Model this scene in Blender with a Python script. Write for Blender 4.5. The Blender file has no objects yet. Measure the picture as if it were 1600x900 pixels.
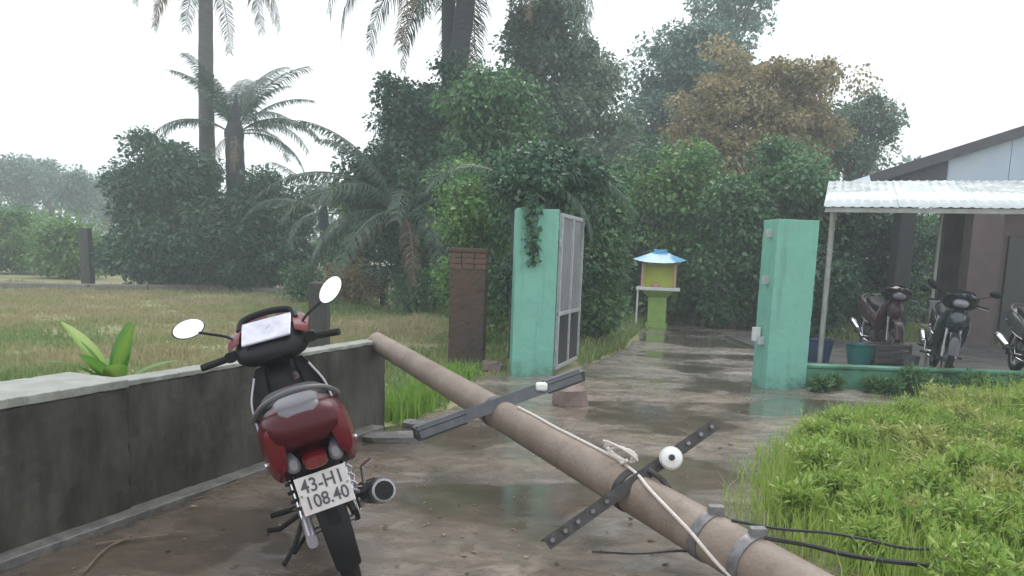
import bpy, math, random
import numpy as np
from math import radians, sin, cos, pi
from mathutils import Vector, Matrix
random.seed(7); rng = np.random.default_rng(11)
S = bpy.context.scene; COL = S.collection

# ------------------------------------------------------------------ camera, sky, sun, exposure
CAM_H, F, PX, PY = 1.42, 1250.0, 791.0, 576.0
PITCH, ROLL = radians(8.0), radians(2.0)
cd = bpy.data.cameras.new('camera'); cam = bpy.data.objects.new('camera', cd); COL.objects.link(cam)
CAM_R = Matrix.Rotation(pi/2-PITCH, 4, 'X') @ Matrix.Rotation(ROLL, 4, 'Z')
cam.matrix_world = Matrix.Translation((0, 0, CAM_H)) @ CAM_R
cd.sensor_width = 36; cd.lens = 36*F/1600
cd.shift_x = (800-PX)/1600; cd.shift_y = (PY-450)/1600
cd.clip_start = 0.05; cd.clip_end = 2000
S.camera = cam
W = bpy.data.worlds.new('World'); S.world = W; W.use_nodes = True
nt = W.node_tree; bg = nt.nodes['Background']
sky = nt.nodes.new('ShaderNodeTexSky'); sky.sky_type = 'NISHITA'; sky.sun_disc = False
SUN_EL, SUN_AZ = radians(58), radians(20)
sky.sun_elevation = SUN_EL; sky.sun_rotation = SUN_AZ
sky.air_density = 1.5; sky.dust_density = 5; sky.ozone_density = 1
mx = nt.nodes.new('ShaderNodeMix'); mx.data_type = 'RGBA'; mx.inputs[0].default_value = 0.86
mx.inputs[7].default_value = (10.2, 10.5, 10.9, 1)          # the even grey-white of the rain cloud
nt.links.new(sky.outputs[0], mx.inputs[6]); nt.links.new(mx.outputs[2], bg.inputs[0])
bg.inputs[1].default_value = 0.10
sd = bpy.data.lights.new('sun', 'SUN'); sd.energy = 0.7; sd.angle = radians(30); sd.color = (1, .97, .93)
so = bpy.data.objects.new('sun', sd); COL.objects.link(so)
so.rotation_euler = (pi/2-SUN_EL, 0, pi-SUN_AZ); so.location = (0, 0, 40)
S.view_settings.view_transform = 'Standard'; S.view_settings.look = 'None'
S.view_settings.exposure = 0.62; S.view_settings.gamma = 1
S.cycles.volume_bounces = 3

# ------------------------------------------------------------------ helpers
def ray(u, v): return (CAM_R.to_3x3() @ Vector(((u-PX)/F, -(v-PY)/F, -1.0)))
def gnd(u, v, z=0.0):
    d = ray(u, v); return Vector((0, 0, CAM_H)) + d*((z-CAM_H)/d.z)
def at(u, v, Y):
    d = ray(u, v); return Vector((0, 0, CAM_H)) + d*(Y/d.y)
def tag(o, label=None, cat=None, group=None, kind=None):
    if label: o['label'] = label
    if cat: o['category'] = cat
    if group: o['group'] = group
    if kind: o['kind'] = kind
    return o
def empty(name, loc=(0, 0, 0), label=None, cat=None, group=None, rot=(0, 0, 0)):
    o = bpy.data.objects.new(name, None); COL.objects.link(o); o.location = loc; o.rotation_euler = rot
    o.empty_display_size = .1
    return tag(o, label, cat, group)
def link(name, me, parent=None):
    o = bpy.data.objects.new(name, me); COL.objects.link(o)
    if parent: o.parent = parent
    return o
def np_mesh(name, V, Fc, mat, tint=None, smooth=False):
    V = np.asarray(V, np.float32); Fc = np.asarray(Fc, np.int32); k = Fc.shape[1]
    me = bpy.data.meshes.new(name); me.vertices.add(len(V)); me.vertices.foreach_set('co', V.ravel())
    me.loops.add(Fc.size); me.loops.foreach_set('vertex_index', Fc.ravel())
    me.polygons.add(len(Fc)); me.polygons.foreach_set('loop_start', np.arange(0, Fc.size, k, dtype=np.int32))
    if tint is not None:
        a = me.attributes.new('tint', 'FLOAT', 'POINT'); a.data.foreach_set('value', np.asarray(tint, np.float32))
    if smooth: me.polygons.foreach_set('use_smooth', np.ones(len(Fc), bool))
    me.update(calc_edges=True); me.materials.append(mat); return me

class MB:
    def __init__(s): s.v = []; s.f = []
    def add(s, vs, fs):
        o = len(s.v); s.v += [tuple(p) for p in vs]; s.f += [tuple(i+o for i in f) for f in fs]; return s
    def box(s, c, d, M=None):
        x, y, z = d[0]/2, d[1]/2, d[2]/2; c = Vector(c)
        ps = [Vector((a, b, e)) for e in (-z, z) for a, b in ((-x, -y), (x, -y), (x, y), (-x, y))]
        if M is not None: ps = [M @ p for p in ps]
        return s.add([p+c for p in ps], [(3, 2, 1, 0), (4, 5, 6, 7), (0, 1, 5, 4), (1, 2, 6, 5), (2, 3, 7, 6), (3, 0, 4, 7)])
    def bar(s, p0, p1, w, h, up=(0, 0, 1)):
        p0 = Vector(p0); p1 = Vector(p1); y = (p1-p0).normalized(); x = y.cross(Vector(up)).normalized(); z = x.cross(y)
        M = Matrix((x, y, z)).transposed(); return s.box((p0+p1)/2, (w, (p1-p0).length, h), M)
    def tube(s, pts, r, n=8, cap=True):
        pts = [Vector(p) for p in pts]; m = len(pts)
        rs = r if isinstance(r, (list, tuple)) else [r]*m
        t0 = (pts[1]-pts[0]).normalized(); a = t0.orthogonal().normalized(); vs = []
        for i, p in enumerate(pts):
            t = (pts[min(i+1, m-1)]-pts[max(i-1, 0)]).normalized()
            a = (a - t*a.dot(t)).normalized(); b = t.cross(a)
            vs += [p+(a*cos(2*pi*k/n)+b*sin(2*pi*k/n))*rs[i] for k in range(n)]
        fs = [(i*n+k, i*n+(k+1) % n, (i+1)*n+(k+1) % n, (i+1)*n+k) for i in range(m-1) for k in range(n)]
        if cap: fs += [tuple(range(n-1, -1, -1)), tuple((m-1)*n+k for k in range(n))]
        return s.add(vs, fs)
    def loft(s, rings, cap=True):
        n = len(rings[0]); m = len(rings); vs = [p for r in rings for p in r]
        fs = [(i*n+k, i*n+(k+1) % n, (i+1)*n+(k+1) % n, (i+1)*n+k) for i in range(m-1) for k in range(n)]
        if cap: fs += [tuple(range(n-1, -1, -1)), tuple((m-1)*n+k for k in range(n))]
        return s.add(vs, fs)
    def torus(s, c, R, r, axis='x', n=32, m=10, sq=1.0):
        vs = []
        for i in range(n):
            A = 2*pi*i/n
            for k in range(m):
                B = 2*pi*k/m; rad = R+r*cos(B); w = r*sin(B)*sq
                p = {'x': (w, rad*cos(A), rad*sin(A)), 'y': (rad*cos(A), w, rad*sin(A)), 'z': (rad*cos(A), rad*sin(A), w)}[axis]
                vs.append((c[0]+p[0], c[1]+p[1], c[2]+p[2]))
        fs = [(i*m+k, ((i+1) % n)*m+k, ((i+1) % n)*m+(k+1) % m, i*m+(k+1) % m) for i in range(n) for k in range(m)]
        return s.add(vs, fs)
    def ball(s, c, r, n=10, m=7):
        rx, ry, rz = r if isinstance(r, (tuple, list)) else (r, r, r); rings = []
        for i in range(m):
            t = -pi/2+.08+(pi-.16)*i/(m-1)
            rings.append([(c[0]+rx*cos(t)*cos(2*pi*k/n), c[1]+ry*cos(t)*sin(2*pi*k/n), c[2]+rz*sin(t)) for k in range(n)])
        return s.loft(rings)
    def build(s, name, mat, parent=None, smooth=True, bevel=0.0, angle=40):
        me = bpy.data.meshes.new(name); me.from_pydata(s.v, [], s.f); me.materials.append(mat)
        o = link(name, me, parent)
        if bevel:
            b = o.modifiers.new('bevel', 'BEVEL'); b.width = bevel; b.segments = 2; b.limit_method = 'ANGLE'; b.angle_limit = radians(40)
        if smooth:
            me.polygons.foreach_set('use_smooth', [True]*len(me.polygons)); me.set_sharp_from_angle(angle=radians(angle))
        return o
def ring(y, w, z0, z1, n=18, p=2.6, x0=0.0):
    out = []; zc = (z0+z1)/2; h = (z1-z0)/2
    for k in range(n):
        a = 2*pi*k/n; c, d = cos(a), sin(a)
        out.append((x0+w*math.copysign(abs(c)**(2/p), c), y, zc+h*math.copysign(abs(d)**(2/p), d)))
    return out
def arc(pts, n=6):                                     # Catmull-Rom through points
    P = [Vector(p) for p in pts]; P = [P[0]*2-P[1]]+P+[P[-1]*2-P[-2]]; out = []
    for i in range(1, len(P)-2):
        for k in range(n):
            t = k/n; a, b, c, d = P[i-1:i+3]
            out.append(.5*((2*b)+(c-a)*t+(2*a-5*b+4*c-d)*t*t+(3*b-a-3*c+d)*t**3))
    return out+[P[-2]]
def vnoise(x, y, seed=0):                              # numpy value noise
    xi = np.floor(x).astype(np.int64); yi = np.floor(y).astype(np.int64); fx = x-xi; fy = y-yi
    def h(a, b):
        n = (a*374761393+b*668265263+seed*982451653) & 0x7fffffff
        n = ((n ^ (n >> 13))*1274126177) & 0x7fffffff
        return ((n ^ (n >> 16)) & 0xffff)/65535.0
    fx = fx*fx*(3-2*fx); fy = fy*fy*(3-2*fy)
    return (h(xi, yi)*(1-fx)+h(xi+1, yi)*fx)*(1-fy)+(h(xi, yi+1)*(1-fx)+h(xi+1, yi+1)*fx)*fy
def fbm(x, y, seed=0, oct=4):
    v = 0; a = .5
    for i in range(oct): v = v+a*vnoise(x*2**i, y*2**i, seed+i); a *= .5
    return v
def in_poly(x, y, poly):
    r = np.zeros(x.shape, bool); j = len(poly)-1
    for i in range(len(poly)):
        xi, yi = poly[i]; xj, yj = poly[j]
        c = ((yi > y) != (yj > y)) & (x < (xj-xi)*(y-yi)/((yj-yi) or 1e-9)+xi); r ^= c; j = i
    return r

# ------------------------------------------------------------------ materials
def new_mat(name):
    m = bpy.data.materials.new(name); m.use_nodes = True; return m, m.node_tree, m.node_tree.nodes['Principled BSDF']
def mat(name, c1, c2=None, rough=.5, rough2=None, metal=0, scale=6, bump=0, bscale=40, stretch=(1, 1, 1), lo=.35, hi=.65, coat=0):
    m, t, b = new_mat(name); N = t.nodes; L = t.links
    b.inputs['Roughness'].default_value = rough; b.inputs['Metallic'].default_value = metal; b.inputs['Coat Weight'].default_value = coat
    b.inputs['Base Color'].default_value = (*c1, 1)
    if c2 is not None or bump:
        tc = N.new('ShaderNodeTexCoord'); mp = N.new('ShaderNodeMapping'); mp.inputs['Scale'].default_value = stretch
        L.new(tc.outputs['Object'], mp.inputs[0])
    if c2 is not None:
        no = N.new('ShaderNodeTexNoise'); no.inputs['Scale'].default_value = scale; no.inputs['Detail'].default_value = 7; no.inputs['Roughness'].default_value = .62
        L.new(mp.outputs[0], no.inputs['Vector'])
        mr = N.new('ShaderNodeMapRange'); mr.inputs[1].default_value = lo; mr.inputs[2].default_value = hi; L.new(no.outputs[0], mr.inputs[0])
        mi = N.new('ShaderNodeMix'); mi.data_type = 'RGBA'; mi.inputs[6].default_value = (*c1, 1); mi.inputs[7].default_value = (*c2, 1)
        L.new(mr.outputs[0], mi.inputs[0]); L.new(mi.outputs[2], b.inputs['Base Color'])
        if rough2 is not None:
            r = N.new('ShaderNodeMapRange'); r.inputs[3].default_value = rough; r.inputs[4].default_value = rough2
            L.new(mr.outputs[0], r.inputs[0]); L.new(r.outputs[0], b.inputs['Roughness'])
    if bump:
        n2 = N.new('ShaderNodeTexNoise'); n2.inputs['Scale'].default_value = bscale; n2.inputs['Detail'].default_value = 6; L.new(mp.outputs[0], n2.inputs['Vector'])
        bp = N.new('ShaderNodeBump'); bp.inputs['Strength'].default_value = bump; bp.inputs['Distance'].default_value = .02
        L.new(n2.outputs[0], bp.inputs['Height']); L.new(bp.outputs[0], b.inputs['Normal'])
    return m
def leaf_mat(name, ca, cb, cc, rough=.42, trans=.3):
    m, t, b = new_mat(name); N = t.nodes; L = t.links
    at_ = N.new('ShaderNodeAttribute'); at_.attribute_name = 'tint'
    cr = N.new('ShaderNodeValToRGB'); e = cr.color_ramp.elements
    e[0].position = 0; e[0].color = (*ca, 1); e[1].position = 1; e[1].color = (*cc, 1)
    k = e.new(.5); k.color = (*cb, 1)
    L.new(at_.outputs['Fac'], cr.inputs[0]); L.new(cr.outputs[0], b.inputs['Base Color'])
    b.inputs['Roughness'].default_value = rough
    tr = N.new('ShaderNodeBsdfTranslucent'); ms = N.new('ShaderNodeMixShader'); ms.inputs[0].default_value = trans
    L.new(cr.outputs[0], tr.inputs[0]); L.new(b.outputs[0], ms.inputs[1]); L.new(tr.outputs[0], ms.inputs[2])
    L.new(ms.outputs[0], N['Material Output'].inputs[0]); return m

M = {}
M['field'] = mat('field_soil', (.18, .21, .08), (.29, .25, .15), .9, scale=.5, bump=.6, bscale=9)
M['wall'] = mat('mouldy_concrete', (.026, .025, .021), (.115, .108, .092), .75, .5, scale=3.2, bump=.35, bscale=30, stretch=(1, 1, .35), lo=.38, hi=.72)
M['wall_top'] = mat('pale_concrete', (.33, .34, .31), (.19, .205, .17), .55, .35, scale=7, bump=.25, bscale=50)
M['footing'] = mat('wet_footing', (.10, .10, .095), (.20, .195, .18), .4, .6, scale=9, bump=.4, bscale=40)
M['pole'] = mat('pole_concrete', (.185, .138, .106), (.30, .245, .20), .62, .42, scale=4, bump=.22, bscale=60, lo=.3, hi=.75)
M['steel'] = mat('galvanised_steel', (.075, .08, .09), (.12, .125, .135), .42, .55, metal=.6, scale=14, bump=.1)
M['rust'] = mat('stained_steel', (.06, .06, .062), (.05, .04, .034), .5, .7, metal=.5, scale=18, bump=.2)
M['band'] = mat('pale_band', (.25, .25, .26), (.15, .14, .14), .45, .6, metal=.5, scale=20)
M['porcelain'] = mat('porcelain', (.82, .82, .80), None, .15, coat=.5)
M['rope'] = mat('white_rope', (.72, .66, .62), (.55, .5, .46), .8, scale=60)
M['cable'] = mat('black_cable', (.02, .021, .023), None, .45)
M['mint'] = mat('mint_paint', (.19, .47, .375), (.165, .405, .325), .5, .62, scale=2.5, bump=.06, bscale=70)
M['mint_low'] = mat('mint_paint_mossy', (.10, .30, .21), (.025, .08, .035), .55, .75, scale=2.6, bump=.2, bscale=40)
def weather(m, dirt, z0, z1):                           # rain streaks and splash dirt with ragged edges over an existing material
    t = m.node_tree; N = t.nodes; L = t.links; b = N['Principled BSDF']; src = b.inputs['Base Color'].links[0].from_socket
    tc = N.new('ShaderNodeTexCoord'); sx = N.new('ShaderNodeSeparateXYZ'); L.new(tc.outputs['Object'], sx.inputs[0])
    mp = N.new('ShaderNodeMapping'); mp.inputs['Scale'].default_value = (9, 9, .7); L.new(tc.outputs['Object'], mp.inputs[0])
    n = N.new('ShaderNodeTexNoise'); n.inputs['Scale'].default_value = 1.0; n.inputs['Detail'].default_value = 9; n.inputs['Roughness'].default_value = .75; L.new(mp.outputs[0], n.inputs['Vector'])
    n2 = N.new('ShaderNodeTexNoise'); n2.inputs['Scale'].default_value = 7; n2.inputs['Detail'].default_value = 9; n2.inputs['Roughness'].default_value = .75; L.new(tc.outputs['Object'], n2.inputs['Vector'])
    def mr(s_, a, b_, c, d):
        r = N.new('ShaderNodeMapRange'); r.inputs[1].default_value = a; r.inputs[2].default_value = b_; r.inputs[3].default_value = c; r.inputs[4].default_value = d; L.new(s_, r.inputs[0]); return r.outputs[0]
    def ma(op, a, b_):
        k = N.new('ShaderNodeMath'); k.operation = op; L.new(a, k.inputs[0]); L.new(b_, k.inputs[1]); return k.outputs[0]
    streak = mr(n.outputs[0], .54, .74, 0, .55); foot = mr(ma('SUBTRACT', n2.outputs[0], mr(sx.outputs[2], z0, z1, 0, .6)), .28, .5, 0, .8)
    k = N.new('ShaderNodeMix'); k.data_type = 'RGBA'; L.new(ma('MAXIMUM', streak, foot), k.inputs[0]); L.new(src, k.inputs[6]); k.inputs[7].default_value = (*dirt, 1); L.new(k.outputs[2], b.inputs['Base Color'])
weather(M['mint'], (.075, .16, .10), -.1, .5); weather(M['wall'], (.075, .07, .058), -.3, .3); weather(M['pole'], (.085, .066, .052), -9, -8); weather(M['wall_top'], (.10, .11, .085), -9, -8)
M['brown'] = mat('weathered_pier', (.085, .046, .030), (.036, .030, .024), .75, .6, scale=3, bump=.4, bscale=25, stretch=(1, 1, .4))
M['brick'] = mat('red_brick', (.15, .075, .052), (.085, .052, .04), .8, .6, scale=12, bump=.4)
M['gate_frame'] = mat('gate_frame_paint', (.50, .51, .53), (.36, .37, .38), .4, scale=10)
M['gate_sheet'] = mat('gate_sheet_grey', (.185, .185, .20), (.25, .25, .265), .45, .55, scale=4)
M['gate_dark'] = mat('gate_dark_sheet', (.02, .022, .026), (.035, .036, .04), .35, scale=6)
M['shrine_green'] = mat('lime_paint', (.30, .46, .10), (.22, .36, .09), .55, scale=6)
M['shrine_yellow'] = mat('lime_yellow_paint', (.56, .56, .07), (.42, .50, .08), .5, scale=5)
M['shrine_pink'] = mat('pink_trim', (.55, .33, .28), None, .5)
M['shrine_blue'] = mat('blue_glaze', (.06, .27, .50), (.12, .42, .62), .15, .25, scale=6, coat=.4)
M['white'] = mat('white_paint', (.72, .74, .74), (.60, .62, .62), .4, scale=5)
M['roof_white'] = mat('wet_roof_sheet', (.50, .56, .56), (.62, .67, .67), .16, .3, metal=.25, scale=3)
M['roof_blue'] = mat('pale_blue_sheet', (.38, .46, .56), (.46, .53, .60), .35, .5, metal=.1, scale=2)
M['grey_dark'] = mat('dark_grey_board', (.085, .085, .095), (.06, .06, .066), .6, scale=5)
M['plaster'] = mat('mauve_plaster', (.135, .095, .098), (.095, .07, .07), .8, scale=3, bump=.2)
M['post'] = mat('dark_post', (.02, .021, .025), (.032, .032, .034), .7, scale=5, stretch=(1, 1, .3))
M['tubepost'] = mat('pale_tube', (.36, .38, .37), (.27, .26, .24), .45, metal=.2, scale=8)
M['slab'] = mat('shelter_slab', (.055, .053, .052), (.09, .088, .084), .3, .6, scale=1.5, bump=.3)
M['fencepost'] = mat('old_post', (.075, .07, .066), (.045, .045, .043), .8, scale=9, bump=.4, stretch=(1, 1, .4))
M['kerb'] = mat('field_kerb', (.26, .24, .21), (.18, .165, .14), .85, scale=4, bump=.4)
M['bark'] = mat('tree_bark', (.075, .06, .048), (.12, .105, .09), .85, scale=9, bump=.6, bscale=20, stretch=(1, 1, .3))
M['palm_bark'] = mat('palm_bark', (.085, .08, .078), (.13, .12, .115), .85, scale=5, bump=.5, bscale=14, stretch=(.5, .5, 3))
M['palm_dark'] = mat('palm_dark_bark', (.035, .04, .045), (.06, .066, .07), .85, scale=5, bump=.5, stretch=(.5, .5, 3))
M['twig'] = mat('pale_twig', (.19, .14, .10), (.11, .08, .06), .8, scale=12)
M['stone'] = mat('pinkish_rubble', (.27, .19, .165), (.19, .15, .135), .7, scale=7, bump=.5)
M['slab_grey'] = mat('grey_rubble', (.17, .165, .16), (.1, .1, .095), .5, .7, scale=7, bump=.4)
# foliage
M['grass'] = leaf_mat('grass_blades', (0.13, 0.26, 0.065), (0.29, 0.33, 0.13), (0.42, 0.35, 0.21), .5, .3)
M['weed'] = leaf_mat('weed_leaves', (0.14, 0.28, 0.035), (0.32, 0.46, 0.085), (0.52, 0.58, 0.21), .4, .35)
M['weed2'] = leaf_mat('weed_leaves_yellowing', (0.24, 0.33, 0.06), (0.44, 0.48, 0.15), (0.6, 0.55, 0.3), .45, .35)
M['dark'] = leaf_mat('dark_leaves', (0.018, 0.062, 0.034), (0.042, 0.125, 0.062), (0.095, 0.21, 0.1), .4, .22)
M['mid'] = leaf_mat('mid_leaves', (0.04, 0.12, 0.045), (0.1, 0.225, 0.085), (0.21, 0.36, 0.15), .42, .28)
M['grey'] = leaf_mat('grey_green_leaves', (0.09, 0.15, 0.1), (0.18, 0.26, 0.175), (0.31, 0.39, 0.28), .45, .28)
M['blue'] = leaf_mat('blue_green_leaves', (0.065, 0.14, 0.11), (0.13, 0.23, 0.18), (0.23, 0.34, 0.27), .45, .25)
M['rusty'] = leaf_mat('russet_leaves', (.17, .155, .075), (.35, .30, .15), (.54, .39, .21), .5, .3)
M['bright'] = leaf_mat('bright_leaves', (0.055, 0.16, 0.04), (0.14, 0.29, 0.075), (0.28, 0.43, 0.145), .4, .32)
M['lime'] = leaf_mat('lime_leaves', (0.07, 0.2, 0.03), (0.15, 0.33, 0.05), (0.36, 0.46, 0.09), .35, .4)
M['frond'] = leaf_mat('palm_leaflets', (0.03, 0.065, 0.045), (0.06, 0.11, 0.07), (0.12, 0.18, 0.11), .4, .2)
M['deadleaf'] = leaf_mat('dead_leaves', (.06, .04, .025), (.16, .11, .06), (.33, .25, .15), .7, .1)
# bike
M['b_red'] = mat('red_bike_paint', (.115, .004, .012), None, .3, coat=.2)
M['b_dark'] = mat('black_bike_plastic', (.006, .006, .008), (.010, .010, .013), .42, .55, scale=20)
M['b_seat'] = mat('black_seat_vinyl', (.005, .005, .007), None, .45, bump=.15, bscale=300)
M['b_tyre'] = mat('tyre_rubber', (.007, .007, .008), (.02, .018, .016), .6, .8, scale=15, bump=.25, bscale=90)
M['b_chrome'] = mat('bike_chrome', (.62, .62, .64), None, .12, metal=1)
M['b_alu'] = mat('bike_alloy', (.34, .34, .36), (.25, .25, .26), .35, metal=.9, scale=12)
M['b_silver'] = mat('silver_trim', (.48, .46, .50), None, .3, metal=.4)
M['b_mirror'] = mat('mirror_glass', (.93, .93, .92), None, .03, metal=1)
M['b_dash'] = mat('instrument_face', (.62, .62, .70), (.42, .42, .50), .12, .18, scale=14, coat=.8)  # light print, with the sky's reflection also put into its pale lilac
M['b_lens'] = mat('red_lens', (.13, .006, .014), None, .12, coat=.6)
M['b_clear'] = mat('clear_lens', (.22, .21, .25), None, .15, coat=.6)
M['b_plate'] = mat('plate_white', (.66, .62, .63), (.52, .48, .48), .4, scale=12)
M['b_ink'] = mat('plate_ink', (.07, .07, .08), None, .5)
M['b_engine'] = mat('engine_metal', (.10, .10, .105), (.05, .05, .052), .45, .6, metal=.6, scale=14)
M['b_blue'] = mat('dark_blue_bike_paint', (.012, .018, .03), None, .22, coat=.8)
M['b_tailgrey'] = mat('grey_tail_plastic', (.12, .115, .13), None, .35)
M['b_red_shade'] = mat('shaded_red_bike_paint', (.062, .0025, .008), None, .34, coat=.1)  # same red, darkened to paint the shade on the tail's middle
M['b_maroon'] = mat('maroon_bike_paint', (.045, .012, .02), None, .4, coat=.3)
M['b_grey'] = mat('grey_bike_paint', (.10, .10, .115), None, .25, coat=.8)

for k_ in ('b_red', 'b_red_shade', 'b_dark', 'b_seat', 'b_tyre', 'wall'): M[k_].node_tree.nodes['Principled BSDF'].inputs['Specular IOR Level'].default_value = .28
# wet drive: height of the surface (attribute 'tint') decides mud, wet concrete or standing water
def drive_mat():
    m, t, b = new_mat('wet_driveway'); N = t.nodes; L = t.links
    a = N.new('ShaderNodeAttribute'); a.attribute_name = 'tint'
    tc = N.new('ShaderNodeTexCoord')
    mp = N.new('ShaderNodeMapping'); mp.inputs['Scale'].default_value = (1, 1.6, 1); L.new(tc.outputs['Object'], mp.inputs[0])
    def noise(sc, det=8, r=.65, d=0):
        n = N.new('ShaderNodeTexNoise'); n.inputs['Scale'].default_value = sc; n.inputs['Detail'].default_value = det
        n.inputs['Roughness'].default_value = r; n.inputs['Distortion'].default_value = d; L.new(mp.outputs[0], n.inputs['Vector']); return n
    def rng_(src, lo, hi, o0=0, o1=1):
        r = N.new('ShaderNodeMapRange'); r.inputs[1].default_value = lo; r.inputs[2].default_value = hi
        r.inputs[3].default_value = o0; r.inputs[4].default_value = o1; L.new(src, r.inputs[0]); return r.outputs[0]
    def mix(fac, x, y):
        k = N.new('ShaderNodeMix'); k.data_type = 'RGBA'; L.new(fac, k.inputs[0])
        for s_, i in ((x, 6), (y, 7)):
            if isinstance(s_, tuple): k.inputs[i].default_value = (*s_, 1)
            else: L.new(s_, k.inputs[i])
        return k.outputs[2]
    n1 = noise(1.1, 9, .7, .4); n2 = noise(4.5, 9, .72, .6); n3 = noise(38, 6, .7)
    c = mix(rng_(n1.outputs[0], .36, .64), (.10, .070, .048), (.20, .150, .112))
    c = mix(rng_(n2.outputs[0], .48, .70), c, (.35, .28, .22))
    c = mix(rng_(n3.outputs[0], .55, .75, 0, .7), c, (.06, .05, .042))
    am = N.new('ShaderNodeAttribute'); am.attribute_name = 'mud'
    c = mix(rng_(am.outputs['Fac'], 0, 1, 0, .75), c, mix(rng_(n2.outputs[0], .4, .68), (.05, .036, .026), (.13, .098, .072)))
    asl = N.new('ShaderNodeAttribute'); asl.attribute_name = 'slab'
    c = mix(rng_(asl.outputs['Fac'], 0, 1, 0, .7), c, mix(rng_(n1.outputs[0], .35, .65), (.21, .185, .16), (.33, .305, .275)))
    wet = rng_(a.outputs['Fac'], .33, .43, 1, 0)
    c = mix(rng_(a.outputs['Fac'], .32, .54, .7, 0), c, (.09, .076, .062))
    L.new(c, b.inputs['Base Color'])
    L.new(rng_(n1.outputs[0], .40, .58, .75, .15), b.inputs['Coat Weight']); b.inputs['Coat Roughness'].default_value = .10; b.inputs['Coat IOR'].default_value = 1.33
    rb = rng_(n2.outputs[0], .35, .7, .16, .46)
    k = N.new('ShaderNodeMix'); k.data_type = 'FLOAT'; L.new(wet, k.inputs[0]); L.new(rb, k.inputs[2]); k.inputs[3].default_value = .07
    L.new(k.outputs[0], b.inputs['Roughness'])
    ad = N.new('ShaderNodeMath'); ad.operation = 'MULTIPLY_ADD'; L.new(n3.outputs[0], ad.inputs[0]); ad.inputs[1].default_value = .35; L.new(n2.outputs[0], ad.inputs[2])
    bp = N.new('ShaderNodeBump'); bp.inputs['Distance'].default_value = .03
    L.new(ad.outputs[0], bp.inputs['Height']); L.new(rng_(wet, 0, 1, .6, .03), bp.inputs['Strength']); L.new(bp.outputs[0], b.inputs['Normal'])
    return m
M['drive'] = drive_mat()

# ------------------------------------------------------------------ setting: ground, drive, kerb
mb = MB(); n = 24
mb.add([(-130+260*i/n, -20+260*j/n, -.025) for j in range(n+1) for i in range(n+1)], [(j*(n+1)+i, j*(n+1)+i+1, (j+1)*(n+1)+i+1, (j+1)*(n+1)+i) for j in range(n) for i in range(n)])
tag(mb.build('ground', M['field'], smooth=False), kind='structure')

DRIVE = [(-2.85, 1.6), (-2.1, 3.6), (-1.62, 4.95), (-1.0, 6.55), (-.55, 7.4), (-.5, 9.5), (.6, 9.65), (1.1, 10.9), (1.9, 13), (2.6, 16), (3.5, 19.2), (7.5, 19.5),
         (6.0, 15), (4.2, 11.5), (3.5, 9.6), (10.5, 9.5), (10.5, 8.6), (5, 8.35), (3.3, 7.5), (2.25, 6), (1.72, 4.6), (2.2, 1.6)]
def grid_sheet(name, poly, step, zf, mat_, x0, x1, y0, y1):
    xs = np.arange(x0, x1, step); ys = np.arange(y0, y1, step); X, Y = np.meshgrid(xs, ys)
    wx = X+.25*(fbm(X*1.7, Y*1.7, 3)-.47); wy = Y+.25*(fbm(X*1.7, Y*1.7, 9)-.47)
    ins = in_poly(wx, wy, poly)
    Z, T = zf(X, Y)
    edge = ins.copy()
    for d in range(2):
        e = edge.copy(); e[1:] &= edge[:-1]; e[:-1] &= edge[1:]; e[:, 1:] &= edge[:, :-1]; e[:, :-1] &= edge[:, 1:]; edge = e
    Z = np.where(edge, Z, -.04)
    idx = -np.ones(X.shape, int); idx[ins] = np.arange(ins.sum())
    V = np.stack([X[ins], Y[ins], Z[ins]], 1)
    q = np.stack([idx[:-1, :-1], idx[:-1, 1:], idx[1:, 1:], idx[1:, :-1]], -1).reshape(-1, 4); q = q[(q >= 0).all(1)]
    return link(name, np_mesh(name, V, q, mat_, T[ins], True))
def drive_z(X, Y):
    h = fbm(X*.8+5, Y*1.3, 21, 4); h2 = fbm(X*5, Y*5, 33, 3)
    t = .8*h+.2*h2+.02
    for x, y, rx, ry, a in ((3.1, 8.3, 1.1, .5, .2), (.35, 8.9, .5, .6, .2), (.3, 3.9, .6, .35, .14), (-.15, 5.6, .55, .3, .16), (1.1, 5.3, .5, .35, .15), (3.6, 15, 1.2, 1.6, .14), (-.4, 2.9, .5, .3, .14), (-.2, 7.6, .4, .7, .15), (1.9, 6.9, .6, .3, .13)):
        t = t-a*np.exp(-((X-x)/rx)**2-((Y-y)/ry)**2)
    z = .004+np.clip(t-.40, 0, 1)*.10                     # below the water line the surface lies level
    return z, t
dv = grid_sheet('driveway', DRIVE, .045, drive_z, M['drive'], -3, 10.6, 1.4, 19.6); tag(dv, kind='structure')
co = np.zeros(len(dv.data.vertices)*3, np.float32); dv.data.vertices.foreach_get('co', co); co = co.reshape(-1, 3)
dist = (co[:, 0]+3.0)*.93-(co[:, 1]-1.35)*.368              # metres from the wall face: silt and litter gather along it
asl = dv.data.attributes.new('slab', 'FLOAT', 'POINT'); asl.data.foreach_set('value', np.clip((co[:, 1]-7.2)/2.5+1.6*(fbm(co[:, 0]*1.1, co[:, 1]*1.1, 81)-.47), 0, 1).astype(np.float32))
am = dv.data.attributes.new('mud', 'FLOAT', 'POINT'); am.data.foreach_set('value', np.clip(1.25-dist/1.25+1.3*(fbm(co[:, 0]*1.6, co[:, 1]*1.6, 71)-.47), 0, 1).astype(np.float32)*(co[:, 1] < 6.8))

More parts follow.
